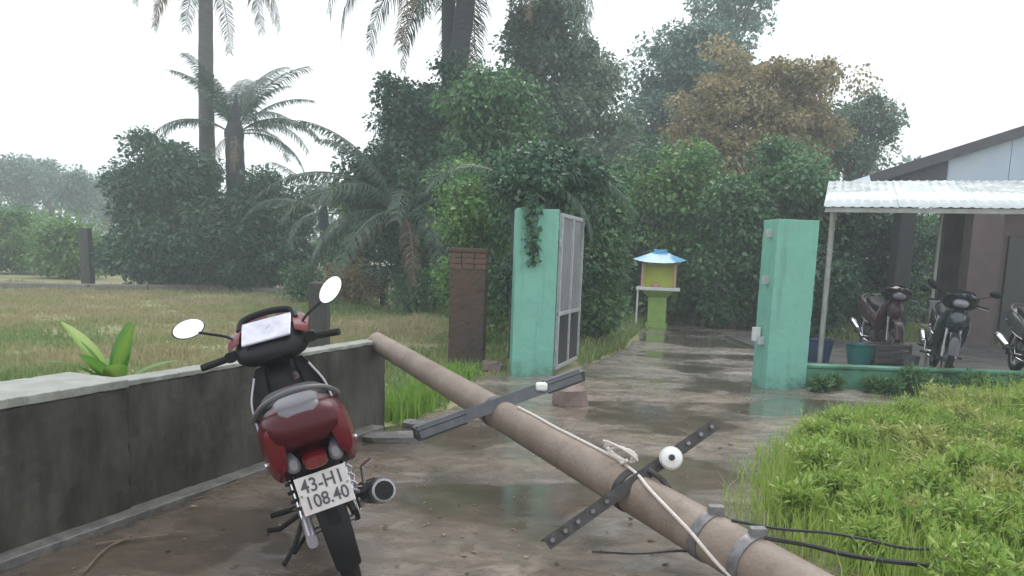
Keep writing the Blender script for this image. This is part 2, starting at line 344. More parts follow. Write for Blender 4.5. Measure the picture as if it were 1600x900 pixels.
def strip_kerb():
    o = empty('low_kerb', gnd(240, 452), 'low pale kerb running along the far edge of the grass field', 'kerb')
    pts = [gnd(u, v) for u, v in ((-60, 448), (60, 450), (140, 452), (230, 453), (330, 453), (420, 457), (520, 462))]
    for a, b in zip(pts, pts[1:]):
        k = MB().bar(a+Vector((0, 0, .05)), b+Vector((0, 0, .05)), .35, .22).build('kerb_stone', M['kerb'], None, False, .03)
        k.parent = o; k.matrix_parent_inverse = Matrix.Translation(o.location).inverted()
strip_kerb()
def adopt(parent, *obs):                                # parts built in world coordinates under an Empty at the base
    bpy.context.view_layer.update()
    for o in obs: o.parent = parent; o.matrix_parent_inverse = parent.matrix_world.inverted()

import bmesh
from mathutils import noise as mnoise
def roughen(o, cuts, amp, sc, seed=0):                  # uneven plaster and worn arrises
    bm = bmesh.new(); bm.from_mesh(o.data); bmesh.ops.triangulate(bm, faces=[f for f in bm.faces if len(f.verts) > 4])
    L0 = max(e.calc_length() for e in bm.edges)
    for _ in range(cuts):
        es = [e for e in bm.edges if e.calc_length() > L0/2**(_+1)*.75 and e.calc_length() > .03]
        if not es or len(bm.verts) > 9000: break
        bmesh.ops.subdivide_edges(bm, edges=es, cuts=1, use_grid_fill=True)
    bm.normal_update()
    for v in bm.verts:
        corner = 1.0 if min((f.normal.dot(v.normal) for f in v.link_faces), default=1) > .98 else 2.2
        n1 = mnoise.noise(v.co*sc+Vector((seed, 0, 0))); n2 = mnoise.noise(v.co*sc*4.5+Vector((seed, 7, 0)))
        d = amp*(.6*n1+.5*n2); 
        if corner > 1: d = amp*1.6*min(0, n2-.05)+amp*.3*n1
        v.co += v.normal*d
    bm.to_mesh(o.data); bm.free()
    for m_ in list(o.modifiers):
        if m_.type == 'BEVEL': m_.width = .004; m_.segments = 1; m_.angle_limit = radians(55)
# ------------------------------------------------------------------ low concrete wall
WA, WB = Vector((-3.0, 1.35, 0)), Vector((-.97, 6.48, 0)); wd = (WB-WA).normalized(); wn = Vector((-wd.y, wd.x, 0))   # wn: away from the drive
WH = .72
wall = empty('concrete_wall', (WA+WB)/2, 'low dark mouldy concrete wall with pale top beside the parked red motorbike', 'wall')
J = WA+wd*((4.05-WA.y)/wd.y)                            # joint where the thick length ends
def along(p0, p1, t0, t1, z0, z1, m, name, bev=.012):
    c = (p0+p1)/2+wn*(t0+t1)/2; return MB().bar(c-(p1-p0)/2+Vector((0, 0, (z0+z1)/2)), c+(p1-p0)/2+Vector((0, 0, (z0+z1)/2)), abs(t1-t0), z1-z0).build(name, m, None, False, bev)
mid = J+wd*1.35
adopt(wall, along(WA, J-wd*.012, 0, .40, -.05, WH-.035, M['wall'], 'wall_panel'), along(J, WB, .02, .13, -.05, WH-.03, M['wall'], 'wall_panel'),
      along(WA, J-wd*.012, -.012, .412, WH-.034, WH+.012, M['wall_top'], 'coping', .008), along(J, WB, .008, .142, WH-.03, WH, M['wall_top'], 'coping', .008),
      along(WA, WB-wd*.2, -.09, .03, -.05, .045, M['footing'], 'footing', .02))

for i_, o_ in enumerate(wall.children):
    roughen(o_, 7, .009 if o_.name.startswith('wall_panel') else .006, 4, i_)
# ------------------------------------------------------------------ gate pillars
def pillar(name, x0, x1, y, d, h, label, m, rz=0):
    o = empty(name, ((x0+x1)/2, y+d/2, 0), label, 'pillar', rot=(0, 0, rz)); w = x1-x0
    mb = MB(); mb.loft([[(sx*w/2*k, sy*d/2*k, z) for sx, sy in ((-1, -1), (1, -1), (1, 1), (-1, 1))] for z, k in ((-.05, 1), (h*.5, 1), (h, 1))])
    roughen(mb.build('shaft', m, o, False, .012), 6, .0045, 4, x0); return o
pl = pillar('gate_pillar', .05, .55, 9.56, .42, 1.985, 'mint green gate pillar with a sheet metal gate leaf and creeper hanging over it', M['mint'], radians(4))
pr = pillar('gate_pillar', 2.97, 3.46, 9.16, .38, 1.94, 'mint green gate pillar beside the open shelter with steel hinge tabs', M['mint'], radians(7))
for z in (1.78, 1.25, .55):
    MB().box((-.275, -.04, z), (.07, .05, .09)).build('hinge', M['gate_frame'], pr, False, .005)
MB().box((-.31, .02, .62), (.09, .05, .16)).build('latch_plate', M['white'], pr, False, .005)
pb = empty('old_pillar', (-.51, 10.2, 0), 'short weathered brown pillar with a red brick band under its flat cap', 'pillar', rot=(0, 0, radians(-3)))
MB().box((0, 0, .60), (.44, .44, 1.29)).build('shaft', M['brown'], pb, False, .012); roughen(pb.children[0], 6, .014, 5, 3)
for i in range(3):
    for j, x in enumerate((-.153, 0, .153)):
        MB().box((x+(.0 if i % 2 else .003), -.005, 1.275+i*.07), (.146, .44, .062)).build('brick', M['brick'], pb, False, .004)
MB().box((0, 0, 1.475), (.50, .50, .05)).build('cap', M['brown'], pb, False, .01)

# gate leaf, swung open away from the drive
gl0 = Vector((.60, 9.75, 0)); gdir = Vector((.36, 1.15, 0)).normalized(); gw, gz0, gz1 = 1.22, .08, 1.93
gate = empty('gate_leaf', gl0, 'grey sheet metal gate leaf standing open, pale frame, dark lower panels', 'gate', rot=(0, 0, math.atan2(gdir.y, gdir.x)))
def gbar(p0, p1, w=.045): return MB().bar(p0, p1, .04, w, up=(0, 1, 0) if abs(p0[2]-p1[2]) > .1 else (0, 0, 1)).build('frame_bar', M['gate_frame'], gate, False, .004)
for x in (0.02, gw/2, gw-.02): gbar((x, 0, gz0+.023), (x, 0, gz1-.023))
for z in (gz0, .74, gz1): gbar((0, .001, z), (gw, .001, z))
for x0, x1 in ((.045, gw/2-.025), (gw/2+.025, gw-.045)):
    mb = MB(); k = 26; vs = []; fs = []
    for i in range(k+1):
        x = x0+(x1-x0)*i/k; y = .008 if (i//2) % 2 else -.004
        vs += [(x, y, .765), (x, y, gz1-.025)]
        if i: fs.append((2*i-2, 2*i, 2*i+1, 2*i-1))
    o = mb.add(vs, fs).build('upper_sheet', M['gate_sheet'], gate, False); o.modifiers.new('thick', 'SOLIDIFY').thickness = .003
    MB().box(((x0+x1)/2, 0, (gz0+.74)/2), (x1-x0, .006, .74-gz0-.05)).build('lower_panel', M['gate_dark'], gate, False)
for z in (.35, 1.6): MB().tube([(-.02, 0, z-.05), (-.02, 0, z+.05)], .018).build('hinge', M['gate_frame'], gate)

# low mint wall right of the gate
lw = empty('low_green_wall', (6.2, 9.4, 0), 'low mossy mint green wall in front of the open shelter', 'wall')
roughen(MB().box((-.1, 0, .10), (5.2, .16, .28)).build('wall_body', M['mint_low'], lw, False, .012), 7, .01, 5, 9)
MB().box((-.1, 0, .262), (5.24, .20, .036)).build('coping', M['mint_low'], lw, False, .008)

# ------------------------------------------------------------------ shrine
sh = empty('spirit_house', (3.23, 17.4, 0), 'small garden shrine with blue glazed roof, yellow box and lime pedestal', 'shrine', rot=(0, 0, radians(-12)))
mb = MB(); mb.loft([[(sx*w, sy*w, z) for sx, sy in ((-1, -1), (1, -1), (1, 1), (-1, 1))] for z, w in ((-.03, .23), (.10, .23), (.101, .195), (.66, .195), (.70, .25), (.78, .33), (.80, .33))])
mb.build('pedestal', M['shrine_green'], sh, False, .006)
MB().box((0, 0, .84), (.92, .78, .07)).build('offering_slab', M['white'], sh, False, .01)
mb = MB(); mb.box((0, .27, 1.13), (.62, .04, .50)); mb.box((-.30, .02, 1.13), (.04, .50, .50)); mb.box((.30, .02, 1.13), (.04, .50, .50)); mb.box((0, .02, 1.36), (.62, .50, .04))
mb.box((0, -.12, 1.1), (.56, .02, .44)); mb.build('niche', M['shrine_yellow'], sh, False)
for x in (-.34, .34): MB().tube([(x, -.28, .875), (x, -.28, 1.38)], .03, 10).build('column', M['shrine_pink'], sh)
MB().tube([(-.05, -.25, .875), (-.05, -.25, .92), (-.05, -.25, .95), (-.05, -.25, .97)], [.06, .075, .05, .06], 10).build('incense_bowl', M['shrine_pink'], sh)
def hip(z0, z1, a, b, up):
    vs = []; k = 8
    for lev, (t, s_) in enumerate(((0, 1), (.35, .68), (.7, .4), (1, .22))):
        for i in range(4*k):
            e = i/k; c = int(e); f = e-c
            cs = ((-1, -1), (1, -1), (1, 1), (-1, 1), (-1, -1)); x = cs[c][0]*(1-f)+cs[c+1][0]*f; y = cs[c][1]*(1-f)+cs[c+1][1]*f
            lift = up*(abs(2*f-1)**3)*(1-t)
            vs.append((x*a*s_, y*b*(s_ if lev < 3 else .08), z0+(z1-z0)*t+lift))
    return [vs[i*4*k:(i+1)*4*k] for i in range(4)]
MB().loft(hip(1.39, 1.64, .56, .48, .07)).build('roof', M['shrine_blue'], sh, True, 0, 30)
MB().tube([(-.14, 0, 1.66), (0, 0, 1.645), (.14, 0, 1.66)], .025, 8).build('roof_ridge', M['shrine_blue'], sh)
for x in (-.42,): MB().tube([(x, -.33, .0), (x, -.33, .81)], .02, 8).build('slab_leg', M['white'], sh)

# ------------------------------------------------------------------ open shelter and house
mb = MB(); mb.box((7.2, 12.6, .0), (6.0, 5.6, .10)); tag(mb.build('shelter_floor', M['slab'], None, False), kind='structure')
shed = empty('open_shelter', (4.65, 11.34, .05), 'open shelter with a pale wet sheet roof on thin tube posts', 'shelter')
e0 = at(1287, 323, 11.0); ZR = radians(-22); ed = Vector((cos(ZR), sin(ZR), 0)); bd = Vector((-sin(ZR), cos(ZR), 0)); ze = e0.z; DEP = 2.2
zr = at(1312, 284, (e0+bd*DEP).y).z
def sp(a, b, z=None): p = e0+ed*a+bd*b; return Vector((p.x, p.y, (ze+(zr-ze)*b/DEP if z is None else z)))
obs = []; nx = 6; wS = .92
for i in range(nx):                                     # corrugated sheets lapped side by side
    vs = []; fs = []; k = 24
    for j in range(k+1):
        f = j/k; dz = Vector((0, 0, .008*cos(2*pi*f*8)+(.004 if i % 2 else 0)))
        vs += [sp(i*wS+f*(wS+.03), 0)+dz, sp(i*wS+f*(wS+.03), DEP)+dz]
        if j: fs.append((2*j-2, 2*j, 2*j+1, 2*j-1))
    o = MB().add(vs, fs).build('roof_sheet', M['roof_white'], None, True, 0, 80); o.modifiers.new('t', 'SOLIDIFY').thickness = -.004; obs.append(o)
dn = Vector((0, 0, -.05))
obs.append(MB().bar(sp(.02, .05)+dn, sp(nx*wS, .05)+dn, .04, .06).build('eave_rail', M['tubepost'], None, False))
obs.append(MB().bar(sp(.02, DEP-.05)+dn, sp(nx*wS, DEP-.05)+dn, .05, .08).build('back_rail', M['post'], None, False))
for a in (.3, 2.1, 4.4): obs.append(MB().bar(sp(a, .06)+dn*1.5, sp(a, DEP-.07)+dn*1.5, .04, .05).build('rafter', M['tubepost'], None, False))
for a, b, r in ((.12, .32, .035), (1.55, 1.3, .022), (4.9, .3, .035), (.12, DEP-.06, .03), (4.9, DEP-.06, .03)):
    obs.append(MB().tube([sp(a, b, .04), sp(a, b)-Vector((0, 0, .02))], r, 10).build('tube_post', M['tubepost'], None))
adopt(shed, *obs)

hx0 = at(1362, 280, 15.0); hx1 = at(1583, 210, 15.0); sl = (hx1.z-hx0.z)/(hx1.x-hx0.x); xr = 12.0; zrg = hx0.z+sl*(xr-hx0.x)
house = empty('house', (10.5, 15.2, .05), 'house with a pale blue sheet gable, dark barge boards and mauve plaster wall', 'house')
obs = []; k = 9
for i in range(k):                                      # gable cladding sheets
    xa = hx0.x+.35+(2*(xr-hx0.x)-.7)*i/k; xb = hx0.x+.35+(2*(xr-hx0.x)-.7)*(i+1)/k-.012
    zt = lambda x: zrg-sl*abs(x-xr)-.06
    vs = [(xa, 15.2, hx0.z-.02), (xb, 15.2, hx0.z-.02), (xb, 15.2, zt(xb)), (xa, 15.2, zt(xa))]
    if xa < xr < xb: vs = vs[:3]+[(xr, 15.2, zt(xr))]+vs[3:]
    o = MB().add(vs, [tuple(range(len(vs)))]).build('gable_sheet', M['grey_dark'] if i == 0 else M['roof_blue'], None, False); o.modifiers.new('t', 'SOLIDIFY').thickness = .02; obs.append(o)
for s_ in (-1, 1):
    xe = xr+s_*(xr-hx0.x)
    obs.append(MB().bar((xe, 15.03, hx0.z), (xr, 15.03, zrg), .05, .19).build('barge_board', M['grey_dark'], None, False, .005))
    o = MB().add([(xe, 15.06, hx0.z-.02), (xr, 15.06, zrg-.02), (xr, 17.6, zrg-.02), (xe, 17.6, hx0.z-.02)], [(0, 1, 2, 3)]).build('roof_slope', M['roof_blue'], None, False); o.modifiers.new('t', 'SOLIDIFY').thickness = .03; obs.append(o)
obs.append(MB().bar((hx0.x+.1, 15.12, hx0.z-.1), (2*xr-hx0.x-.1, 15.12, hx0.z-.1), .12, .14).build('tie_beam', M['grey_dark'], None, False, .005))
xw = at(1508, 400, 15.3).x; xv = at(1556, 400, 15.3).x
obs.append(MB().box(((xw+xv)/2, 15.3, 1.5), (xv-xw, .3, 3.0)).build('wall_pier', M['plaster'], None, False, .01))
obs.append(MB().box((xv+3.3, 15.9, 1.5), (6.6, .2, 3.0)).build('wall', M['plaster'], None, False))
obs.append(MB().box((xv+1.0, 15.78, 1.1), (1.0, .05, 2.1)).build('doorway_shade', M['gate_dark'], None, False, .01))  # dark panel painting the shade inside the door opening
obs.append(MB().box((xv+3.2, 17.3, 1.5), (6.4, .2, 3.0)).build('back_wall', M['plaster'], None, False))
xp = at(1408, 420, 15.2).x
obs.append(MB().box((xp, 15.25, 1.5), (.30, .30, 3.1)).build('porch_post', M['post'], None, False, .02))
adopt(house, *obs)

# ------------------------------------------------------------------ motorbike (local: y forward, z up, rear axle over the origin)
def text_mesh(s, size):
    cu = bpy.data.curves.new('plate_text', 'FONT'); cu.body = s; cu.size = size; cu.align_x = 'CENTER'; cu.align_y = 'CENTER'; cu.extrude = .0008; cu.offset = size*.012
    o = bpy.data.objects.new('tmp', cu); COL.objects.link(o); bpy.context.view_layer.update()
    me = bpy.data.meshes.new_from_object(o.evaluated_get(bpy.context.evaluated_depsgraph_get())); bpy.data.objects.remove(o); return me
def motorbike(loc, yaw, lean, label, paint, group=None, plate=True, steer=0.0):
    B = empty('motorbike', loc, label, 'motorbike', group); B.rotation_mode = 'XYZ'
    B.matrix_world = Matrix.Translation(loc) @ Matrix.Rotation(yaw, 4, 'Z') @ Matrix.Rotation(lean, 4, 'Y')
    Dk, Ch, Al = M['b_dark'], M['b_chrome'], M['b_alu']
    def wheel(y):
        w = empty('wheel', (0, y, .285)); w.parent = B
        MB().torus((0, 0, 0), .237, .047, 'x', 40, 12, .85).build('tyre', M['b_tyre'], w)
        mb = MB(); mb.torus((0, 0, 0), .19, .016, 'x', 36, 8, 1.6); mb.build('rim', Al, w)
        mb = MB(); mb.tube([(-.05, 0, 0), (.05, 0, 0)], .055, 16); mb.tube([(-.09, 0, 0), (.09, 0, 0)], .014, 10); mb.build('hub', Al, w)
        for k in range(5):
            a = 2*pi*k/5; MB().bar((0, .04*cos(a), .04*sin(a)), (0, .18*cos(a), .18*sin(a)), .028, .022, up=(1, 0, 0)).build('spoke', Al, w, False, .004)
    wheel(0); wheel(1.22)
    # tail cowl: wide, kicked-up
    rs = [(-.445, .08, .80, .845), (-.432, .115, .775, .875), (-.38, .145, .745, .905), (-.28, .160, .70, .91), (-.12, .16, .61, .86), (.05, .14, .56, .80), (.22, .125, .50, .74), (.36, .10, .46, .68)]
    MB().loft([ring(y, w, a, b, 22, 2.5) for y, w, a, b in rs]).build('tail_cowl', M['b_red_shade'] if paint == 'b_red' else M[paint], B)
    rs = [(-.20, .09, .80, .912), (-.12, .128, .79, .925), (.02, .135, .77, .905), (.14, .132, .745, .855), (.28, .118, .73, .825), (.42, .095, .72, .81), (.52, .06, .71, .785)]
    MB().loft([ring(y, w, a, b, 22, 2.8) for y, w, a, b in rs]).build('seat', M['b_seat'], B)
    MB().tube(arc([(-.15, .02, .80), (-.165, -.12, .84), (-.152, -.26, .885), (-.10, -.345, .935), (0, -.375, .957), (.10, -.345, .935), (.152, -.26, .885), (.165, -.12, .84), (.15, .02, .80)], 5), .010, 8).build('grab_rail', M['b_tailgrey'], B)
    MB().loft([ring(y, w, a, b, 18, 2.5) for y, w, a, b in [(-.425, .05, .862, .882), (-.40, .075, .875, .905), (-.30, .085, .895, .919), (-.23, .07, .89, .915)]]).build('tail_top', M['b_tailgrey'], B)
    for s_ in (-1, 1):                                      # side panels reaching lower than the cowl's dark middle
        MB().loft([ring(y, w, a, b, 14, 2.4, s_*x) for y, w, a, b, x in [(-.42, .018, .735, .83, .105), (-.40, .030, .68, .85, .122), (-.30, .038, .62, .86, .135), (-.12, .04, .56, .82, .135), (.10, .036, .50, .74, .125), (.28, .02, .47, .66, .11)]]).build('side_panel', M[paint], B)
    # lamp cluster under the cowl
    MB().loft([ring(y, w, a, b, 16, 3) for y, w, a, b in [(-.425, .036, .668, .71), (-.412, .044, .66, .718), (-.30, .05, .65, .72)]]).build('tail_light', M['b_lens'], B)
    for s_ in (-1, 1):
        MB().loft([ring(y, w, a, b, 14, 2.4, s_*x) for y, w, a, b, x in [(-.40, .014, .675, .715, .078), (-.385, .026, .66, .725, .08), (-.28, .026, .66, .74, .1)]]).build('turn_signal', M['b_clear'], B)
    # rear mudguard hugging the wheel
    rings = []
    for a in np.linspace(radians(75), radians(192), 12):
        R0 = .325+.03*sin(a); y = R0*cos(a); z = .285+R0*sin(a); w = .075-.012*(a-1.3)
        t = Vector((0, -sin(a), cos(a))); nrm = Vector((0, cos(a), sin(a))); c = Vector((0, y, z))
        rings.append([c+Vector((1, 0, 0))*(w*cos(2*pi*k/14))+nrm*(.022*abs(sin(2*pi*k/14))**.6*(1 if sin(2*pi*k/14) > 0 else -.35)) for k in range(14)])
    MB().loft(rings).build('rear_mudguard', Dk, B)
    MB().loft([ring(y, w, a, b, 16, 3) for y, w, a, b in [(-.36, .07, .645, .69), (-.30, .085, .58, .70), (-.10, .095, .46, .68), (.1, .09, .42, .62)]]).build('undertray', Dk, B)
    # number plate
    if plate:
        p = MB().box((0, 0, 0), (.192, .004, .142)).build('number_plate', M['b_plate'], B, False, .003); p.location = (0, -.405, .572); p.rotation_euler = (radians(-12), 0, 0)
        for s_, z, sz in (('43-H1', .031, .072), ('108.40', -.031, .068)):
            t = link('plate_lettering', text_mesh(s_, sz), p); t.data.materials.clear(); t.data.materials.append(M['b_ink']); t.location = (0, -.0036, z); t.rotation_euler = (pi/2, 0, 0); t.scale = (.88, 1, 1)
        MB().box((0, -.375, .50), (.05, .01, .16)).build('plate_bracket', Dk, B, False, .003)
    # silencer, right side
    sp = [(.06, .62, .22), (.10, .45, .19), (.145, .30, .22), (.175, .15, .30)]
    MB().tube(arc(sp, 4), .018, 10).build('exhaust_pipe', Ch, B)
    MB().tube([(.172, .17, .295), (.18, .10, .325), (.192, -.05, .375), (.205, -.26, .445), (.208, -.31, .46), (.209, -.325, .464)], [.02, .042, .047, .050, .047, .040], 18).build('silencer', M['b_engine'], B)
    MB().tube([(.206, -.285, .452), (.2095, -.338, .469), (.210, -.343, .4705)], [.0515, .046, .03], 18).build('silencer_tip', Al, B)
    MB().tube([(.2095, -.336, .468), (.2105, -.347, .472)], .037, 16).build('tip_hole', M['b_tyre'], B)
    mb = MB(); rings = []
    for t in np.linspace(0, 1, 6):
        c = Vector((.178, .08, .33)).lerp(Vector((.203, -.24, .438)), t)
        rings.append([c+Vector((.057*cos(a), 0, .057*sin(a))) for a in np.linspace(-.5, 1.9, 8)]+[c+Vector((.051*cos(a), 0, .051*sin(a))) for a in np.linspace(1.9, -.5, 8)])
    mb.loft(rings).build('heat_shield', Ch, B)
    # suspension, swing arm
    for s_ in (-1, 1):
        x = s_*.115
        MB().tube([(x, .02, .30), (x, .14, .62)], .013, 10).build('shock_absorber', Ch, B)
        co = [(x+.027*cos(k*.9), .03+.09*k/44+.0, .37+.22*k/44+.027*sin(k*.9)*.5) for k in range(44)]
        MB().tube(co, .006, 6).build('shock_spring', M['b_silver'] if s_ > 0 else M['b_engine'], B)
        MB().bar((x*.85, 0, .285), (x*.85, .45, .31), .03, .045).build('swing_arm', Dk, B, False, .006)
    MB().loft([ring(y, .022, a, b, 14, 2.4, -.105) for y, a, b in [(-.12, .26, .32), (-.06, .22, .36), (.25, .235, .36), (.45, .24, .35)]]).build('chain_case', M['b_silver'], B)
    # engine, frame, body
    MB().loft([ring(y, w, a, b, 16, 3) for y, w, a, b in [(.40, .08, .22, .36), (.46, .12, .19, .40), (.62, .13, .18, .40), (.70, .10, .20, .38)]]).build('engine', M['b_engine'], B)
    mb = MB(); [mb.tube([(0, .68+.018*i, .31), (0, .69+.018*i, .311)], .075, 14) for i in range(8)]; mb.tube([(0, .68, .31), (0, .83, .31)], .06, 14); mb.build('cylinder_fins', M['b_engine'], B)
    MB().loft([ring(y, w, a, b, 18, 2.5) for y, w, a, b in [(.30, .105, .44, .70), (.42, .09, .42, .66), (.58, .075, .42, .60), (.74, .075, .46, .64), (.88, .08, .56, .78)]]).build('centre_body', M[paint], B)
    # leg shields: curved black inner faces with painted outer skin
    for s_ in (-1, 1):
        prof = [(.93, .88, .05, .12), (.90, .80, .06, .17), (.87, .66, .06, .195), (.84, .52, .06, .195), (.80, .40, .07, .165), (.76, .31, .09, .12)]
        def sheet(off, t):
            rg = []
            for y, z, xi, xo in prof:
                pts = [(s_*(xi+(xo-xi)*f), y+off+.07*f*f*-1+.05*f, z) for f in np.linspace(0, 1, 6)]
                rg.append(pts+[(px, py+t, pz) for px, py, pz in pts[::-1]])
            return MB().loft(rg)
        sheet(0, .012).build('leg_shield', Dk, B); sheet(.0135, .016).build('shield_skin', M[paint], B)
        MB().tube(arc([(s_*.14, .885, .84), (s_*.19, .855, .72), (s_*.20, .83, .58)], 5), .006, 6).build('shield_trim', M['b_silver'], B)
    MB().loft([ring(y, w, a, b, 16, 3) for y, w, a, b in [(.86, .09, .58, .80), (.93, .10, .55, .90), (1.0, .08, .55, .92)]]).build('steering_cover', Dk, B)
    MB().tube([(.055, .845, .80), (.055, .865, .80)], .022, 14).build('ignition_switch', Ch, B)
    MB().tube([(0, .84, .70), (0, .82, .70)], .02, 10).build('bag_hook', Ch, B)
    # front end
    for s_ in (-1, 1): MB().tube([(s_*.075, 1.22, .285), (s_*.075, 1.02, .70)], .022, 10).build('fork_leg', Al, B)
    rings = []
    for a in np.linspace(radians(10), radians(165), 12):
        R0 = .315; nrm = Vector((0, cos(a), sin(a))); c = Vector((0, 1.22+R0*cos(a), .285+R0*sin(a)))
        rings.append([c+Vector((.065*cos(2*pi*k/12), 0, 0))+nrm*(.03*max(sin(2*pi*k/12), -.2)) for k in range(12)])
    MB().loft(rings).build('front_mudguard', M[paint], B)
    MB().loft([ring(y, w, a, b, 20, 2.4) for y, w, a, b in [(.98, .10, .60, .90), (1.06, .115, .60, .90), (1.13, .09, .64, .86), (1.17, .04, .70, .80)]]).build('front_cowl', M[paint], B)
    # handlebar head
    MB().loft([ring(y, w, a, b, 20, 2.6) for y, w, a, b in [(.77, .075, .925, .965), (.80, .145, .90, 1.0), (.87, .185, .885, 1.04), (.95, .185, .89, 1.075), (1.02, .13, .91, 1.085), (1.06, .07, .93, 1.07)]]).build('handlebar_cover', Dk, B)
    for s_ in (-1, 1):
        MB().loft([[(s_*(x0+(x1-x0)*f), y+dy, z0+(z1-z0)*f+dz) for f, dy, dz in ((0, 0, 0), (1, 0, 0), (1, .03, .03), (0, .03, .03))] for y, x0, x1, z0, z1 in [(.84, .14, .205, 1.03, 1.0), (.95, .13, .21, 1.07, 1.03), (1.05, .07, .17, 1.095, 1.05), (1.10, .02, .08, 1.08, 1.05)]]).build('cowl_wing', M[paint], B, True, .004)
    dash = MB().loft([[(x*.13, y, z) for x, y, z in ((-.95, 0, 0), (.95, 0, 0), (1, .18, .085), (-1, .18, .085))], [(x*.13, y, z) for x, y, z in ((-.95, -.006, .012), (.95, -.006, .012), (1, .174, .097), (-1, .174, .097))]]).build('instrument_panel', M['b_dash'], B, False, .006); dash.location = (0, .80, 1.012)
    MB().tube(arc([(-.145, .95, 1.075), (-.12, 1.0, 1.12), (0, 1.015, 1.135), (.12, 1.0, 1.12), (.145, .95, 1.075)], 5), .018, 8).build('visor', Dk, B)
    MB().loft([ring(y, w, a, b, 18, 2.3) for y, w, a, b in [(1.02, .10, .92, 1.04), (1.09, .085, .93, 1.03), (1.115, .04, .955, 1.005)]]).build('headlight', M['b_clear'], B)
    for s_ in (-1, 1):
        MB().tube([(s_*.10, .90, .975), (s_*.20, .885, .97), (s_*.24, .87, .968)], .012, 8).build('handlebar', Ch, B)
        MB().tube([(s_*.235, .872, .968), (s_*.35, .835, .962), (s_*.352, .834, .962)], [.018, .018, .014], 10).build('grip', M['b_tyre'], B)
        MB().tube(arc([(s_*.19, .91, .965), (s_*.25, .93, .955), (s_*.35, .905, .945)], 4), .006, 6).build('brake_lever', Al, B)
        MB().loft([ring(y, .03, .945, 1.0, 12, 2.6, s_*.205) for y in (.855, .91)]).build('switch_box', Dk, B)
        hx, hz, ang = (-.375, 1.16, radians(4)) if s_ < 0 else (.36, 1.168, radians(40))
        mr = empty('mirror', (hx, .93, hz)); mr.parent = B; mr.rotation_euler = (radians(-15), -ang, radians(-10*s_)-steer)
        def el(y, k): return [(k*.078*cos(t), y, k*.045*sin(t)) for t in np.linspace(0, 2*pi, 24, endpoint=False)]
        MB().loft([el(0, 1), el(.006, 1.06), el(.02, .9), el(.03, .4)]).build('mirror_shell', Dk, mr)
        MB().add(el(-.0015, .985), [tuple(range(24))]).build('mirror_glass', M['b_mirror'], mr, False)
        MB().tube(arc([(s_*.15, .89, 1.01), (s_*.20, .915, 1.07), (hx*.88, .94, hz-.035), (hx, .945, hz)], 4), .007, 8).build('mirror_stalk', Dk, B)
    # controls low down
    for s_ in (-1, 1):
        MB().tube([(s_*.08, .50, .24), (s_*.26, .49, .25)], .014, 8).build('foot_peg', M['b_tyre'], B)
        MB().tube([(s_*.10, .16, .33), (s_*.22, .13, .30), (s_*.27, .12, .315)], .012, 8).build('passenger_peg', M['b_tyre'], B)
    MB().tube([(.12, .42, .27), (.19, .38, .27), (.20, .28, .40), (.25, .28, .42)], .010, 8).build('kick_starter', Ch, B)
    MB().tube([(-.10, .42, .24), (-.19, .33, .13), (-.26, .26, math.tan(-lean)*.26+.008)], [.012, .011, .010], 8).build('side_stand', Dk, B)
    MB().tube([(-.09, .30, .20), (-.15, .16, .20), (-.19, .02, .215)], .009, 8).build('centre_stand', Dk, B)
    # cables, dials, screws
    for s_ in (-1, 1):
        MB().tube(arc([(s_*.19, .90, .965), (s_*.16, .98, .99), (s_*.10, 1.03, .90), (s_*.05, 1.0, .78)], 5), .005, 6).build('control_cable', M['b_tyre'], B)
        MB().tube([(s_*.086, -.402, .575), (s_*.086, -.412, .5755)], .005, 8).build('plate_screw', Ch, B)
        for y, z in ((-.30, .70), (-.02, .60), (.16, .56)): MB().tube([(s_*.165, y, z), (s_*.176, y, z)], .008, 8).build('panel_screw', Ch, B)
    d_ = MB().torus((0, 0, 0), .052, .002, 'z', 28, 6, .4).build('gauge_ring', M['b_tailgrey'], dash); d_.location = (0, .082, .0515); d_.rotation_euler = (radians(25.3), 0, 0)
    MB().bar((0, 0, .001), (.02, .03, .001), .003, .002).build('gauge_needle', M['b_lens'], d_, False)
    for x in (-.09, .09):
        k_ = MB().box((0, 0, 0), (.028, .05, .002)).build('indicator_strip', M['b_tailgrey'], dash, False); k_.location = (x, .082, .0515); k_.rotation_euler = (radians(25.3), 0, 0)
    MB().loft([ring(y, w, a, b, 12, 3) for y, w, a, b in [(-.432, .03, .842, .850), (-.428, .034, .84, .853)]]).build('tail_emblem', Ch, B)
    if steer:
        bpy.context.view_layer.update(); piv = Matrix.Translation((0, .93, 0)); T_ = piv @ Matrix.Rotation(steer, 4, 'Z') @ piv.inverted()
        fr = ('fork_leg', 'front_mudguard', 'handlebar', 'cowl_wing', 'instrument_panel', 'visor', 'headlight', 'grip', 'brake_lever', 'switch_box', 'mirror', 'control_cable')
        for c in B.children:
            if c.name.startswith(fr) or (c.name.startswith('wheel') and c.location.y > 1): c.matrix_basis = T_ @ c.matrix_basis
    return B
motorbike((-.626, 3.287, 0), .334, -.2965, 'red motorbike with white number plate leaning on its stand beside the concrete wall', 'b_red', steer=radians(-12))

